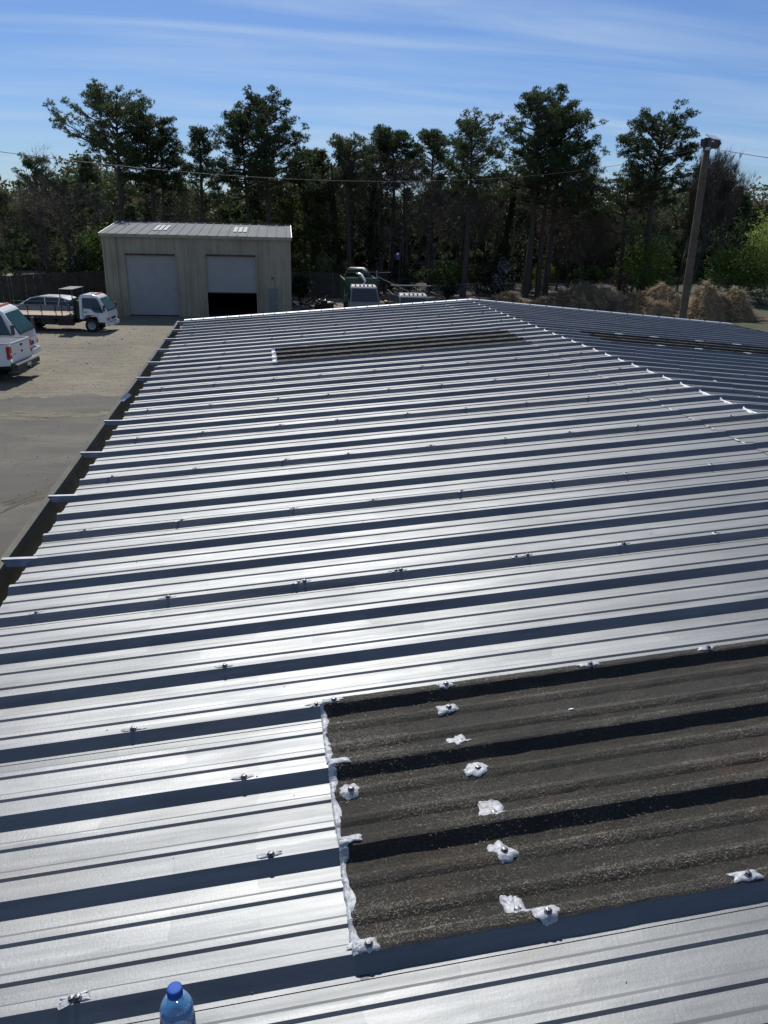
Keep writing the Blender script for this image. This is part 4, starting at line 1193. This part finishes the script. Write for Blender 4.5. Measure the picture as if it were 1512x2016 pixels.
MB().box(-.9, -.8, -.1, 0, 0, 1.7).box(.9, 1.0, .2, .3, 0, 1.5).box(-.6, -.5, .4, .5, 0, 1.6).build('timber', 'deck_wood', t)

# ------------------------------------------------------------------ trees
def tube_tris(segs, n=5):
    """segs: list of (p0,p1,r0,r1) -> (m,3,3)"""
    P0 = np.array([s[0] for s in segs], float); P1 = np.array([s[1] for s in segs], float)
    r0 = np.array([s[2] for s in segs])[:, None]; r1 = np.array([s[3] for s in segs])[:, None]
    d = P1-P0; d /= np.linalg.norm(d, axis=1)[:, None]+1e-9
    a = np.where(np.abs(d[:, 2:3]) < .9, np.array([[0, 0, 1.]]), np.array([[1., 0, 0]]))
    u = np.cross(a, d); u /= np.linalg.norm(u, axis=1)[:, None]; w = np.cross(d, u)
    out = []
    for k in range(n):
        c0, s0 = math.cos(2*PI*k/n), math.sin(2*PI*k/n); c1, s1 = math.cos(2*PI*(k+1)/n), math.sin(2*PI*(k+1)/n)
        A = P0+(u*c0+w*s0)*r0; B = P0+(u*c1+w*s1)*r0; Cc = P1+(u*c1+w*s1)*r1; D = P1+(u*c0+w*s0)*r1
        out += [np.stack([A, B, Cc], 1), np.stack([A, Cc, D], 1)]
    return np.concatenate(out)
def blades(c, d, L, w, rs):
    """c (n,3) base, d (n,3) unit dir, L, w arrays"""
    r = rs.normal(size=c.shape); s = np.cross(d, r); s /= np.linalg.norm(s, axis=1)[:, None]+1e-9
    return np.stack([c-s*w[:, None]/2, c+s*w[:, None]/2, c+d*L[:, None]], 1)
def tufts(centers, rs, per=9, L=.27, w=.07, upb=.35):
    n = len(centers); c = np.repeat(centers, per, 0)
    d = rs.normal(size=c.shape); d[:, 2] += upb; d /= np.linalg.norm(d, axis=1)[:, None]
    return blades(c-d*.04, d, L*rs.uniform(.7, 1.3, len(c)), w*rs.uniform(.7, 1.3, len(c)), rs)
def walk(p, d, L, n, rs, wob, lift):
    pts = [np.array(p, float)]; d = np.array(d, float)
    for i in range(n):
        d = d+rs.normal(size=3)*wob+np.array([0, 0, lift]); d /= np.linalg.norm(d); pts.append(pts[-1]+d*L/n)
    return pts
def pine_meshes(H, base, Rr, seed, nl=30, prof='round', lean=0.0, fork=None, density=1.0, stubs=6, asym=0.0):
    rs = np.random.RandomState(seed); segs = []; cl = []
    trunks = []
    n = 12
    def trunk(x0, y0, H, r0, z0=0, lean=lean):
        ph = rs.uniform(0, 6.28, 2); pts = []
        for i in range(n+1):
            t = i/n; z = z0+(H-z0)*t
            pts.append(np.array([x0+lean*t*H*.1+.12*math.sin(t*5+ph[0]), y0+.12*math.sin(t*4+ph[1]), z]))
        for i in range(n):
            ra, rb = r0*(1-.86*i/n), r0*(1-.86*(i+1)/n)
            segs.append((pts[i], pts[i+1], ra, rb))
        return pts
    main = trunk(0, 0, H, .020*H+.03); trunks.append((main, H, base))
    if fork:
        p2 = trunk(fork[0], fork[1], H*fork[2], .015*H+.03); trunks.append((p2, H*fork[2], base))
    for pts, HH, bs in trunks:
        zb = bs
        m = int(nl*1.35) if pts is main else int(nl*.9)
        for i in range(m):
            t = (i+.5)/m; t = t**.85; z = zb+(HH-zb)*t*.97
            f = z/HH*n; k = min(int(f), n-1); P = pts[k]+(pts[k+1]-pts[k])*(f-k)
            if prof == 'round': rr = Rr*min(1, (math.sin(PI*min(1, .20+t*.70)))**.5)
            elif prof == 'layer': rr = Rr*(1.0-.60*t**1.6)
            else: rr = Rr*(1-.75*t)
            rr *= rs.uniform(.72, 1.06)
            az = i*2.4+rs.uniform(-.5, .5); rr *= 1+asym*math.cos(az)
            el = (.1+.55*t+rs.uniform(-.12, .22)) if prof != 'layer' else (-.02+.55*t+rs.uniform(-.1, .15))
            d = (math.cos(az)*math.cos(el), math.sin(az)*math.cos(el), math.sin(el))
            lp = walk(P, d, rr, 6, rs, .12, .05)
            r0 = .018*rr+.03
            for j in range(6): segs.append((lp[j], lp[j+1], r0*(1-.14*j), r0*(1-.14*(j+1))))
            nsub = max(3, int(rr*2.0))
            for b in range(nsub):
                j = rs.randint(2, 7); ps = lp[j]
                aa = az+rs.uniform(-1.3, 1.3); ee = rs.uniform(-.1, .7)
                sl = rr*rs.uniform(.16, .36)
                sp = walk(ps, (math.cos(aa)*math.cos(ee), math.sin(aa)*math.cos(ee), math.sin(ee)), sl, 3, rs, .15, .1)
                for q_ in range(3): segs.append((sp[q_], sp[q_+1], .035-.009*q_, .026-.009*q_))
                cl.append((sp[-1], rs.uniform(.26, .58)))
            cl.append((lp[-1], rs.uniform(.35, .65)))
            if rs.rand() < .5: cl.append((lp[4], rs.uniform(.3, .5)))
        cl.append((pts[-1], .7)); cl.append((pts[-1]-np.array([.2, .1, .5]), .8))
        for i in range(stubs):      # dead stubs below the crown
            z = rs.uniform(.35*zb, zb); f = z/HH*n; k = min(int(f), n-1); P = pts[k]
            az = rs.uniform(0, 6.28); L = rs.uniform(.5, 1.8)
            lp = walk(P, (math.cos(az), math.sin(az), .15), L, 3, rs, .2, .0)
            for j in range(3): segs.append((lp[j], lp[j+1], .035-.01*j, .025-.01*j))
    cen = []
    for c, r in cl:
        k = int(32*density*(r/.6)**1.8)+4
        v = rs.normal(size=(k, 3)); v /= np.linalg.norm(v, axis=1)[:, None]; v *= rs.uniform(.45, 1.05, (k, 1))
        v[:, 2] = v[:, 2]*.62+.12
        cen.append(c+v*r)
    cen = np.concatenate(cen)
    zm = cen[:, 2].max(); f = (H+.25-base)/(zm-base) if zm > H+.25 else 1.0      # keep the crown's top where the tree ends
    cen[:, 2] = np.where(cen[:, 2] > base, base+(cen[:, 2]-base)*f, cen[:, 2])
    def sq(p): return np.array([p[0], p[1], base+(p[2]-base)*f]) if p[2] > base else p
    segs = [(sq(a), sq(b), ra, rb) for a, b, ra, rb in segs]
    return tri_mesh('trunk', tube_tris(segs, 6), 'pine_bark'), tufts(cen, rs, 7, .24, .050)
def tree(name, loc, trunk_me, crown_me, label, group=None, rz=0.0, sc=1.0, cat='tree'):
    t = thing(name, (*loc, 0), rz, label, cat, group); t.scale = (sc,)*3 if isinstance(sc, (int, float)) else sc
    link('trunk', trunk_me, t)
    if crown_me: link('crown', crown_me, t)
    return t
BIGPINES = [
    # x, y, H, crown base, radius, seed, kwargs, label
    (-11.6, 76, 16.9, 9.8, 4.3, 1, dict(prof='round', nl=34, asym=-.15, fork=None), 'tall round crowned pine above the left of the garage, leftmost big pine'),
    (-9.0, 77, 15.6, 8.2, 3.1, 2, dict(prof='round', nl=28, fork=(.8, .3, .86)), 'pine with twin trunks just right of the leftmost big pine, above the garage roof'),
    (-4.7, 76, 14.1, 7.0, 2.6, 3, dict(prof='cone', nl=26, density=.75), 'slim open crowned pine standing alone above the middle of the garage'),
    (1.15, 77, 17.5, 8.3, 4.6, 4, dict(prof='layer', nl=40, fork=(-1.9, .4, .90)), 'tall twin trunk pine with layered branches above the garage right end'),
    (9.0, 79, 14.3, 9.6, 2.4, 5, dict(prof='round', nl=20, density=.8), 'thin pine with a ragged small crown right of the layered pine'),
    (14.3, 85, 15.7, 10.5, 3.1, 6, dict(prof='round', nl=26, density=1.3), 'umbrella crowned pine near the middle of the skyline'),
    (18.3, 84, 15.4, 10.2, 2.6, 7, dict(prof='round', nl=24, density=1.2), 'second umbrella crowned pine near the middle, slightly lower and wider'),
    (20.4, 77, 16.4, 8.6, 3.3, 8, dict(prof='round', nl=28, density=.85, asym=.1), 'open branched pine with a bare lower trunk left of the largest pine'),
    (26.8, 77, 18.9, 8.3, 5.4, 9, dict(prof='layer', nl=46, fork=(1.6, .5, .95), asym=.12), 'largest and widest pine, right of centre, with several dark trunks'),
    (29.6, 78.5, 17.2, 7.2, 4.0, 10, dict(prof='layer', nl=30, asym=.25), 'pine merging with the right side of the largest pine, limbs reaching right'),
    (38.3, 75, 17.6, 8.4, 4.3, 11, dict(prof='round', nl=38, asym=-.1, density=1.1), 'big round crowned pine just left of the utility pole top'),
    (37.2, 78, 12.2, 6.0, 4.6, 12, dict(prof='layer', nl=22, asym=-.3), 'lower spreading pine beneath the round pine by the utility pole'),
]
for (x, y, H, base, Rr, sd, kw, lab) in BIGPINES:
    tm, cv = pine_meshes(H, base, Rr, sd, **kw)
    tree('pine_tree', (x, y), tm, tri_mesh('crown', cv, 'pine_needles'), lab, 'big pines above the wood')

# bushy evergreen: foliage down to the ground
def evergreen(H, Rr, seed, ntuft=900, L=.30, w=.11, prof=None, base=.08):
    rs = np.random.RandomState(seed)
    segs = []; p = walk((0, 0, 0), (0, 0, 1), H*.97, 8, rs, .03, .1)
    for i in range(8): segs.append((p[i], p[i+1], .016*H*(1-.11*i), .016*H*(1-.11*(i+1))))
    cl = []
    for i in range(int(ntuft/22)):
        t = base+(1-base)*rs.rand()**.9; rr = Rr*((1-t)**.55*(.5+.5*min(1, t/.25)) if prof is None else prof(t))
        a = rs.uniform(0, 6.28); r = rr*rs.uniform(.45, 1.05); cl.append((np.array([r*math.cos(a), r*math.sin(a), H*t]), rs.uniform(.35, .75)))
        if rs.rand() < .5:
            k = min(7, int(t*8)); segs.append((p[k], cl[-1][0], .03, .012))
    cen = []
    for c, r in cl:
        v = rs.normal(size=(22, 3)); v /= np.linalg.norm(v, axis=1)[:, None]; v *= rs.uniform(.3, 1.05, (22, 1)); v[:, 2] *= .7; cen.append(c+v*r)
    return tri_mesh('trunk', tube_tris(segs, 5), 'pine_bark'), tufts(np.concatenate(cen), rs, 7, L, w, .2)
# bare or budding broadleaf tree
def bare_tree(H, seed, spread=.55, leaf=0, leafmat='brown_buds', up=.12, nlev=5, ntw=5):
    rs = np.random.RandomState(seed); segs = []; ends = []
    def grow(p, d, L, r, lev):
        n = 3; pts = walk(p, d, L, n, rs, .10, up*.4)
        for i in range(n): segs.append((pts[i], pts[i+1], max(r*(1-.2*i), .008), max(r*(1-.2*(i+1)), .007)))
        if lev == 0: ends.append((pts[-1], pts[-1]-pts[-2])); return
        k = rs.randint(3, 5) if lev < nlev else 5
        for j in range(k):
            q_ = pts[-1] if j < 2 else pts[1+rs.randint(0, 2)]+(pts[2]-pts[1])*rs.rand()
            dd = (pts[-1]-pts[-2]); dd = dd/np.linalg.norm(dd)+rs.normal(size=3)*spread+np.array([0, 0, up])
            dd /= np.linalg.norm(dd); grow(q_, dd, L*rs.uniform(.55, .80), r*.55, lev-1)
    grow(np.array([0, 0, 0.]), np.array([0, 0, 1.]), H*.38, .013*H+.02, nlev)
    E0 = np.array([e[0] for e in ends]); D0 = np.array([e[1] for e in ends]); D0 /= np.linalg.norm(D0, axis=1)[:, None]
    c = np.repeat(E0, ntw, 0); d = np.repeat(D0, ntw, 0)+rs.normal(size=(len(E0)*ntw, 3))*.5; d[:, 2] += .25; d /= np.linalg.norm(d, axis=1)[:, None]
    tw = blades(c, d, rs.uniform(.35, 1.0, len(c)), rs.uniform(.016, .030, len(c)), rs)
    big = [s for s in segs if s[2] > .03]; small = [s for s in segs if s[2] <= .03]
    V = np.concatenate([tube_tris(big, 6), tube_tris(small, 3)])
    tm = tri_mesh('trunk', V, 'grey_bark')
    crown = [tw]; mi = [np.zeros(len(tw), int)]
    if leaf:
        c = c[rs.randint(0, len(c), leaf)]+rs.normal(size=(leaf, 3))*.28
        dd = rs.normal(size=(leaf, 3)); dd /= np.linalg.norm(dd, axis=1)[:, None]
        lv = blades(c, dd, rs.uniform(.08, .18, leaf), rs.uniform(.06, .12, leaf), rs); crown.append(lv); mi.append(np.ones(leaf, int))
    return tm, tri_mesh('crown', np.concatenate(crown), ['twig', leafmat], np.concatenate(mi))
# trunks wrapped in ivy
def ivy_trunk(H, seed, r=.45):
    rs = np.random.RandomState(seed); segs = []; p = walk((0, 0, 0), (0, 0, 1), H, 8, rs, .03, .1)
    for i in range(8): segs.append((p[i], p[i+1], .2*(1-.08*i), .2*(1-.08*(i+1))))
    N = 2600; t = rs.rand(N)*.9; a = rs.uniform(0, 6.28, N); k = np.minimum((t*8).astype(int), 7); P = np.array(p)
    c = P[k]+(P[k+1]-P[k])*((t*8-k)[:, None])
    rr = r*(1+.45*np.sin(t*9+seed)+.3*np.sin(t*23))*(1-.4*t)*rs.uniform(.5, 1.2, N)
    c = c+np.stack([rr*np.cos(a), rr*np.sin(a), np.zeros(N)], 1)
    d = rs.normal(size=(N, 3)); d /= np.linalg.norm(d, axis=1)[:, None]
    return tri_mesh('trunk', tube_tris(segs, 6), 'pine_bark'), tri_mesh('crown', blades(c, d, rs.uniform(.15, .35, N), rs.uniform(.12, .25, N), rs), 'dark_ivy')
def bush_mesh(rx, H, seed, N, L, w, prof='dome'):
    rs = np.random.RandomState(seed); segs = []
    for i in range(14):
        a = rs.uniform(0, 6.28); e = rs.uniform(.3, .95)
        pts = walk((0, 0, 0), (math.cos(a)*(1-e), math.sin(a)*(1-e), e), H*rs.uniform(.6, .95), 4, rs, .12, .05)
        for j in range(4): segs.append((pts[j], pts[j+1], .03-.006*j, .024-.006*j))
    n = max(14, N//90); cen = []
    cc = rs.normal(size=(n, 3)); cc /= np.linalg.norm(cc, axis=1)[:, None]; cc *= rs.uniform(.35, .85, (n, 1))
    for c in cc:
        k = N//n; v = rs.normal(size=(k, 3)); v /= np.linalg.norm(v, axis=1)[:, None]; v *= rs.uniform(.2, 1.05, (k, 1))*rs.uniform(.22, .42)
        q_ = c+v; cen.append(q_)
    c = np.concatenate(cen); c = c*np.array([rx, rx, H*.5])+np.array([0, 0, H*.52]); c[:, 2] = np.maximum(c[:, 2], .05)
    d = rs.normal(size=c.shape); d[:, 2] += .3; d /= np.linalg.norm(d, axis=1)[:, None]
    return tri_mesh('trunk', tube_tris(segs, 4), 'grey_bark'), blades(c, d, L*rs.uniform(.6, 1.4, len(c)), w*rs.uniform(.6, 1.4, len(c)), rs)

EV = [evergreen(9.5, 2.6, 20+i, 1500) for i in range(4)]
EVo = [(a, tri_mesh('crown', b, 'olive_needles')) for a, b in EV[:2]]
EVp = [(a, tri_mesh('crown', b, 'pine_needles')) for a, b in EV]
MP = []
for i in range(4):
    a, b = pine_meshes(12.5, 5.5, 2.5, 40+i, nl=20, prof=('round', 'cone')[i % 2], density=.8); MP.append((a, tri_mesh('crown', b, 'pine_needles')))
BT = [bare_tree(11.5, 60+i, leaf=(1500, 3000, 0, 2400)[i], leafmat=('brown_buds', 'brown_buds', 'brown_buds', 'olive_needles')[i], ntw=4) for i in range(4)]
BTr = bare_tree(9.5, 70, leaf=3200, leafmat='red_buds')
BTb = bare_tree(11.0, 71, spread=.34, up=.42, leaf=0, ntw=8)
IV = [ivy_trunk(11.5, 80+i) for i in range(2)]
BB = []
for i in range(3):
    a, b = bush_mesh(2.4, 4.2, 90+i, 2600, .22, .13); BB.append((a, tri_mesh('crown', b, ('green_leaves', 'brown_buds', 'dark_ivy')[i])))
# the wood itself: every tree an individual, in rough rows getting deeper
q = random.Random(21)
KIND = {'ev': 'dark bushy evergreen', 'ol': 'olive green bushy evergreen', 'mp': 'mid sized pine with a bare trunk', 'bt': 'leafless brown budding tree', 'iv': 'bare trunk wrapped in dark ivy', 'bb': 'shadowed thicket'}
def region(x): return 'behind the board fence' if x < -13 else 'behind the garage' if x < 3 else 'behind the two trucks' if x < 14 else 'in the middle of the wood' if x < 22 else 'under the largest pine' if x < 32 else 'behind the utility pole' if x < 42 else 'at the right edge of the wood'
ORD = ['leftmost', 'second from left', 'third from left', 'fourth from left', 'fifth from left', 'sixth from left', 'seventh from left', 'eighth from left', 'ninth from left']
def wood_label(kind, x):
    mates = sorted(w_[1] for w_ in WOOD if w_[0] == kind and region(w_[1]) == region(x))
    return KIND[kind]+' '+region(x)+(', '+ORD[mates.index(x)] if len(mates) > 1 else '')
def place(kind, x, y, sc, idx):
    pool = {'ev': EVp, 'ol': EVo, 'mp': MP, 'bt': BT, 'iv': IV, 'bb': BB}[kind]
    a, b = pool[idx % len(pool)]
    nm = {'ev': 'evergreen_tree', 'ol': 'evergreen_tree', 'mp': 'pine_tree', 'bt': 'bare_tree', 'iv': 'ivy_trunk', 'bb': 'thicket'}[kind]
    g = {'ev': 'evergreens in the wood', 'ol': 'olive evergreens in the wood', 'mp': 'mid sized pines in the wood', 'bt': 'budding trees in the wood', 'iv': 'ivy covered trunks', 'bb': 'thickets at the wood edge'}[kind]
    return tree(nm, (x+q.uniform(-.3, .3), y+q.uniform(-.4, .4)), a, b, wood_label(kind, x), g, q.uniform(0, 6.28), sc, 'thicket' if kind == 'bb' else 'tree')
WOOD = [('ev', -24, 84, .95), ('bt', -20.5, 80, .85), ('bt', -17.0, 78, .90), ('ev', -19.0, 88, 1.05), ('ev', -14.8, 84, .95), ('mp', -17.5, 92, .95), ('ev', -22.5, 93, 1.15), ('ev', -27.0, 90, 1.05),
        ('bb', -15.5, 77.5, 1.0), ('ev', -11.8, 83, .85), ('ev', -8, 84, .90), ('bt', -6.0, 81, .80), ('ev', -3.2, 83, .85), ('ev', -.2, 81, .95), ('mp', -13.5, 90, .9), ('ev', -5.5, 92, 1.05), ('ev', 2.5, 86, 1.1),
        ('ol', 4.6, 80, 1.42), ('ol', 6.6, 83, 1.45), ('ol', 2.8, 79, .90), ('ev', 7.8, 88, 1.20), ('iv', 8.0, 79, 1.0), ('iv', 11.3, 79.5, 1.12), ('mp', 11.8, 84, 1.05), ('bt', 13.0, 80, 1.05), ('bt', 15.4, 81, 1.10), ('bt', 17.6, 80, 1.0),
        ('mp', 16.5, 89, 1.12), ('ev', 12.6, 92, 1.15), ('ev', 19.6, 90, 1.15), ('bt', 22.8, 81, 1.0), ('iv', 24.4, 78.5, 1.05), ('iv', 27.8, 79, 1.0), ('bt', 25.3, 85, 1.05), ('ev', 23.0, 92, 1.2), ('ev', 28.5, 91, 1.15),
        ('bt', 31.4, 83, .95), ('bt', 33.7, 80, .80), ('bt', 35.9, 84, .85), ('ev', 33.4, 93, 1.05), ('mp', 36.8, 90, .85), ('bt', 39.4, 80, .80), ('ev', 40.6, 84, .85), ('ev', 44.2, 83, .80), ('ev', 38.5, 96, 1.0),
        ('bb', 5.5, 77, .75), ('bb', 8.6, 77.5, .8), ('bb', 14.5, 76.8, .8), ('bb', 18.5, 78, .9), ('bb', 22.5, 80.5, .85), ('bb', 26.0, 81, .9), ('bb', 30.2, 81.5, .8), ('bb', 39.8, 81.5, .8), ('bb', 43.5, 81.5, .9), ('bb', 35, 82, .8), ('bb', 11.6, 76.6, .7),
        ('mp', 9.6, 82, 1.12), ('mp', 13.2, 87, 1.2), ('mp', 22.2, 86, 1.22), ('mp', 6.0, 88, 1.1), ('mp', -21.5, 86, .92), ('ev', 48.5, 86, .95), ('ev', 52.5, 84, 1.0), ('ev', 56.0, 88, 1.1), ('mp', 46.5, 92, .85), ('ev', 60, 86, 1.0)]
for i, (kd, x, y, sc) in enumerate(WOOD):
    place(kd, x, y, sc*q.uniform(.94, 1.06), i)
tree('budding_tree', (33.6, 86), *BTr, 'small tree with reddish buds between the largest pine and the round pine', sc=1.02)
for i, (x, y, sc, lab) in enumerate(((45.0, 80, 1.08, 'leafless grey tree with upswept branches just right of the floodlight'), (47.6, 82, 1.16, 'leafless upswept tree at the right, second from the floodlight'), (50.4, 81, 1.12, 'leafless upswept tree at the very right edge of the photo'), (42.6, 84, 1.05, 'leafless upswept tree behind the floodlight and pole'), (34.4, 84.5, 1.05, 'small pale leafless tree seen in the gap right of the largest pine'))):
    tree('bare_tree', (x, y), *BTb, lab, 'upswept leafless trees', 1.3*i, sc)
def bush(name, loc, mat, rx, H, seed, N, L, w, label):
    a, b = bush_mesh(rx, H, seed, N, L, w); return tree(name, loc, a, tri_mesh('crown', b, mat), label, cat='bush')
bush('bush', (6.45, 76.5), 'pale_leaves', 1.25, 4.6, 201, 2600, .20, .07, 'pale grey green upright bush above the board fence right of the garage')
bush('bush', (38.5, 75.2), 'green_leaves', 2.9, 6.6, 202, 7000, .17, .12, 'round green bush growing left of the utility pole behind the heaps')
bush('bush', (40.6, 74.4), 'spring_leaves', 1.1, 3.0, 212, 700, .14, .10, 'small yellow green shoots at the foot of the round green bush')
bush('bush', (38.1, 74.2), 'spring_leaves', 1.7, 5.9, 213, 500, .12, .09, 'sparse yellow green leaves lit on the round green bush')
bush('bush', (49.6, 71.5), 'spring_leaves', 3.3, 9.0, 203, 6500, .20, .13, 'tall light green leafy tree at the right edge of the photo')
bush('bush', (47.6, 73.5), 'green_leaves', 3.6, 6.2, 204, 6500, .20, .14, 'dark green bush below the light green tree at the right edge')
bush('bush', (23.6, 77.2), 'white_blossom', 1.8, 4.2, 205, 420, .13, .11, 'shrub dotted with white blossom at the foot of the largest pine')
bush('bush', (23.4, 77.6), 'dark_ivy', 1.9, 3.9, 206, 2000, .2, .13, 'dark shrub behind the white blossom at the wood edge')
bush('bush', (17.9, 73.5), 'dark_ivy', 1.0, 2.0, 207, 1500, .16, .1, 'small dark round shrub by the chain link fence left of the roof peak')
bush('bush', (3.6, 68.0), 'dark_ivy', 1.1, 2.6, 208, 2600, .18, .12, 'dark ivy covered shrub leaning against the right wall of the garage')
bush('bush', (4.7, 75.7), 'pale_leaves', .5, 2.7, 209, 260, .14, .06, 'small pale shoots above the board fence close to the garage')
bush('bush', (8.9, 75.0), 'brown_buds', 1.6, 3.4, 210, 2600, .16, .08, 'brown vine covered hump right of the pale bush')
bush('bush', (-14.2, 79.0), 'green_leaves', 2.7, 6.4, 211, 5200, .22, .14, 'dark green leafy tree just left of the garage behind the fence')

# the far wood, one mass beyond the individual trees
rs = np.random.RandomState(77)
def wood_mass(N, lo, hi, Lr, wr, seed):
    rs = np.random.RandomState(seed)
    x = rs.uniform(-120, 170, N); y = 100+rs.rand(N)*22+np.abs(x-20)*.12
    top = 11.3+1.5*np.sin(x*.21)+1.2*np.sin(x*.53+1)+.8*np.sin(x*1.3)+.6*np.sin(x*2.7+2)
    top = np.where(x < -22, top*.88, top)
    z = top*(lo+(hi-lo)*rs.rand(N))
    c = np.stack([x, y, z], 1); d = rs.normal(size=(N, 3)); d[:, 2] *= .7; d /= np.linalg.norm(d, axis=1)[:, None]
    return blades(c, d, rs.uniform(*Lr, N), rs.uniform(*wr, N), rs)
V = np.concatenate([wood_mass(60000, 0.0, .80, (1.0, 2.2), (.8, 1.6), 77), wood_mass(130000, .62, 1.0, (.35, .75), (.22, .5), 78)])
mi = (np.random.RandomState(1).rand(len(V)) < .3).astype(int)
link('far_woods', tri_mesh('far_woods', V, ['pine_needles', 'brown_buds'], mi), label='dense far wood closing the view behind the individual trees', kind='stuff')
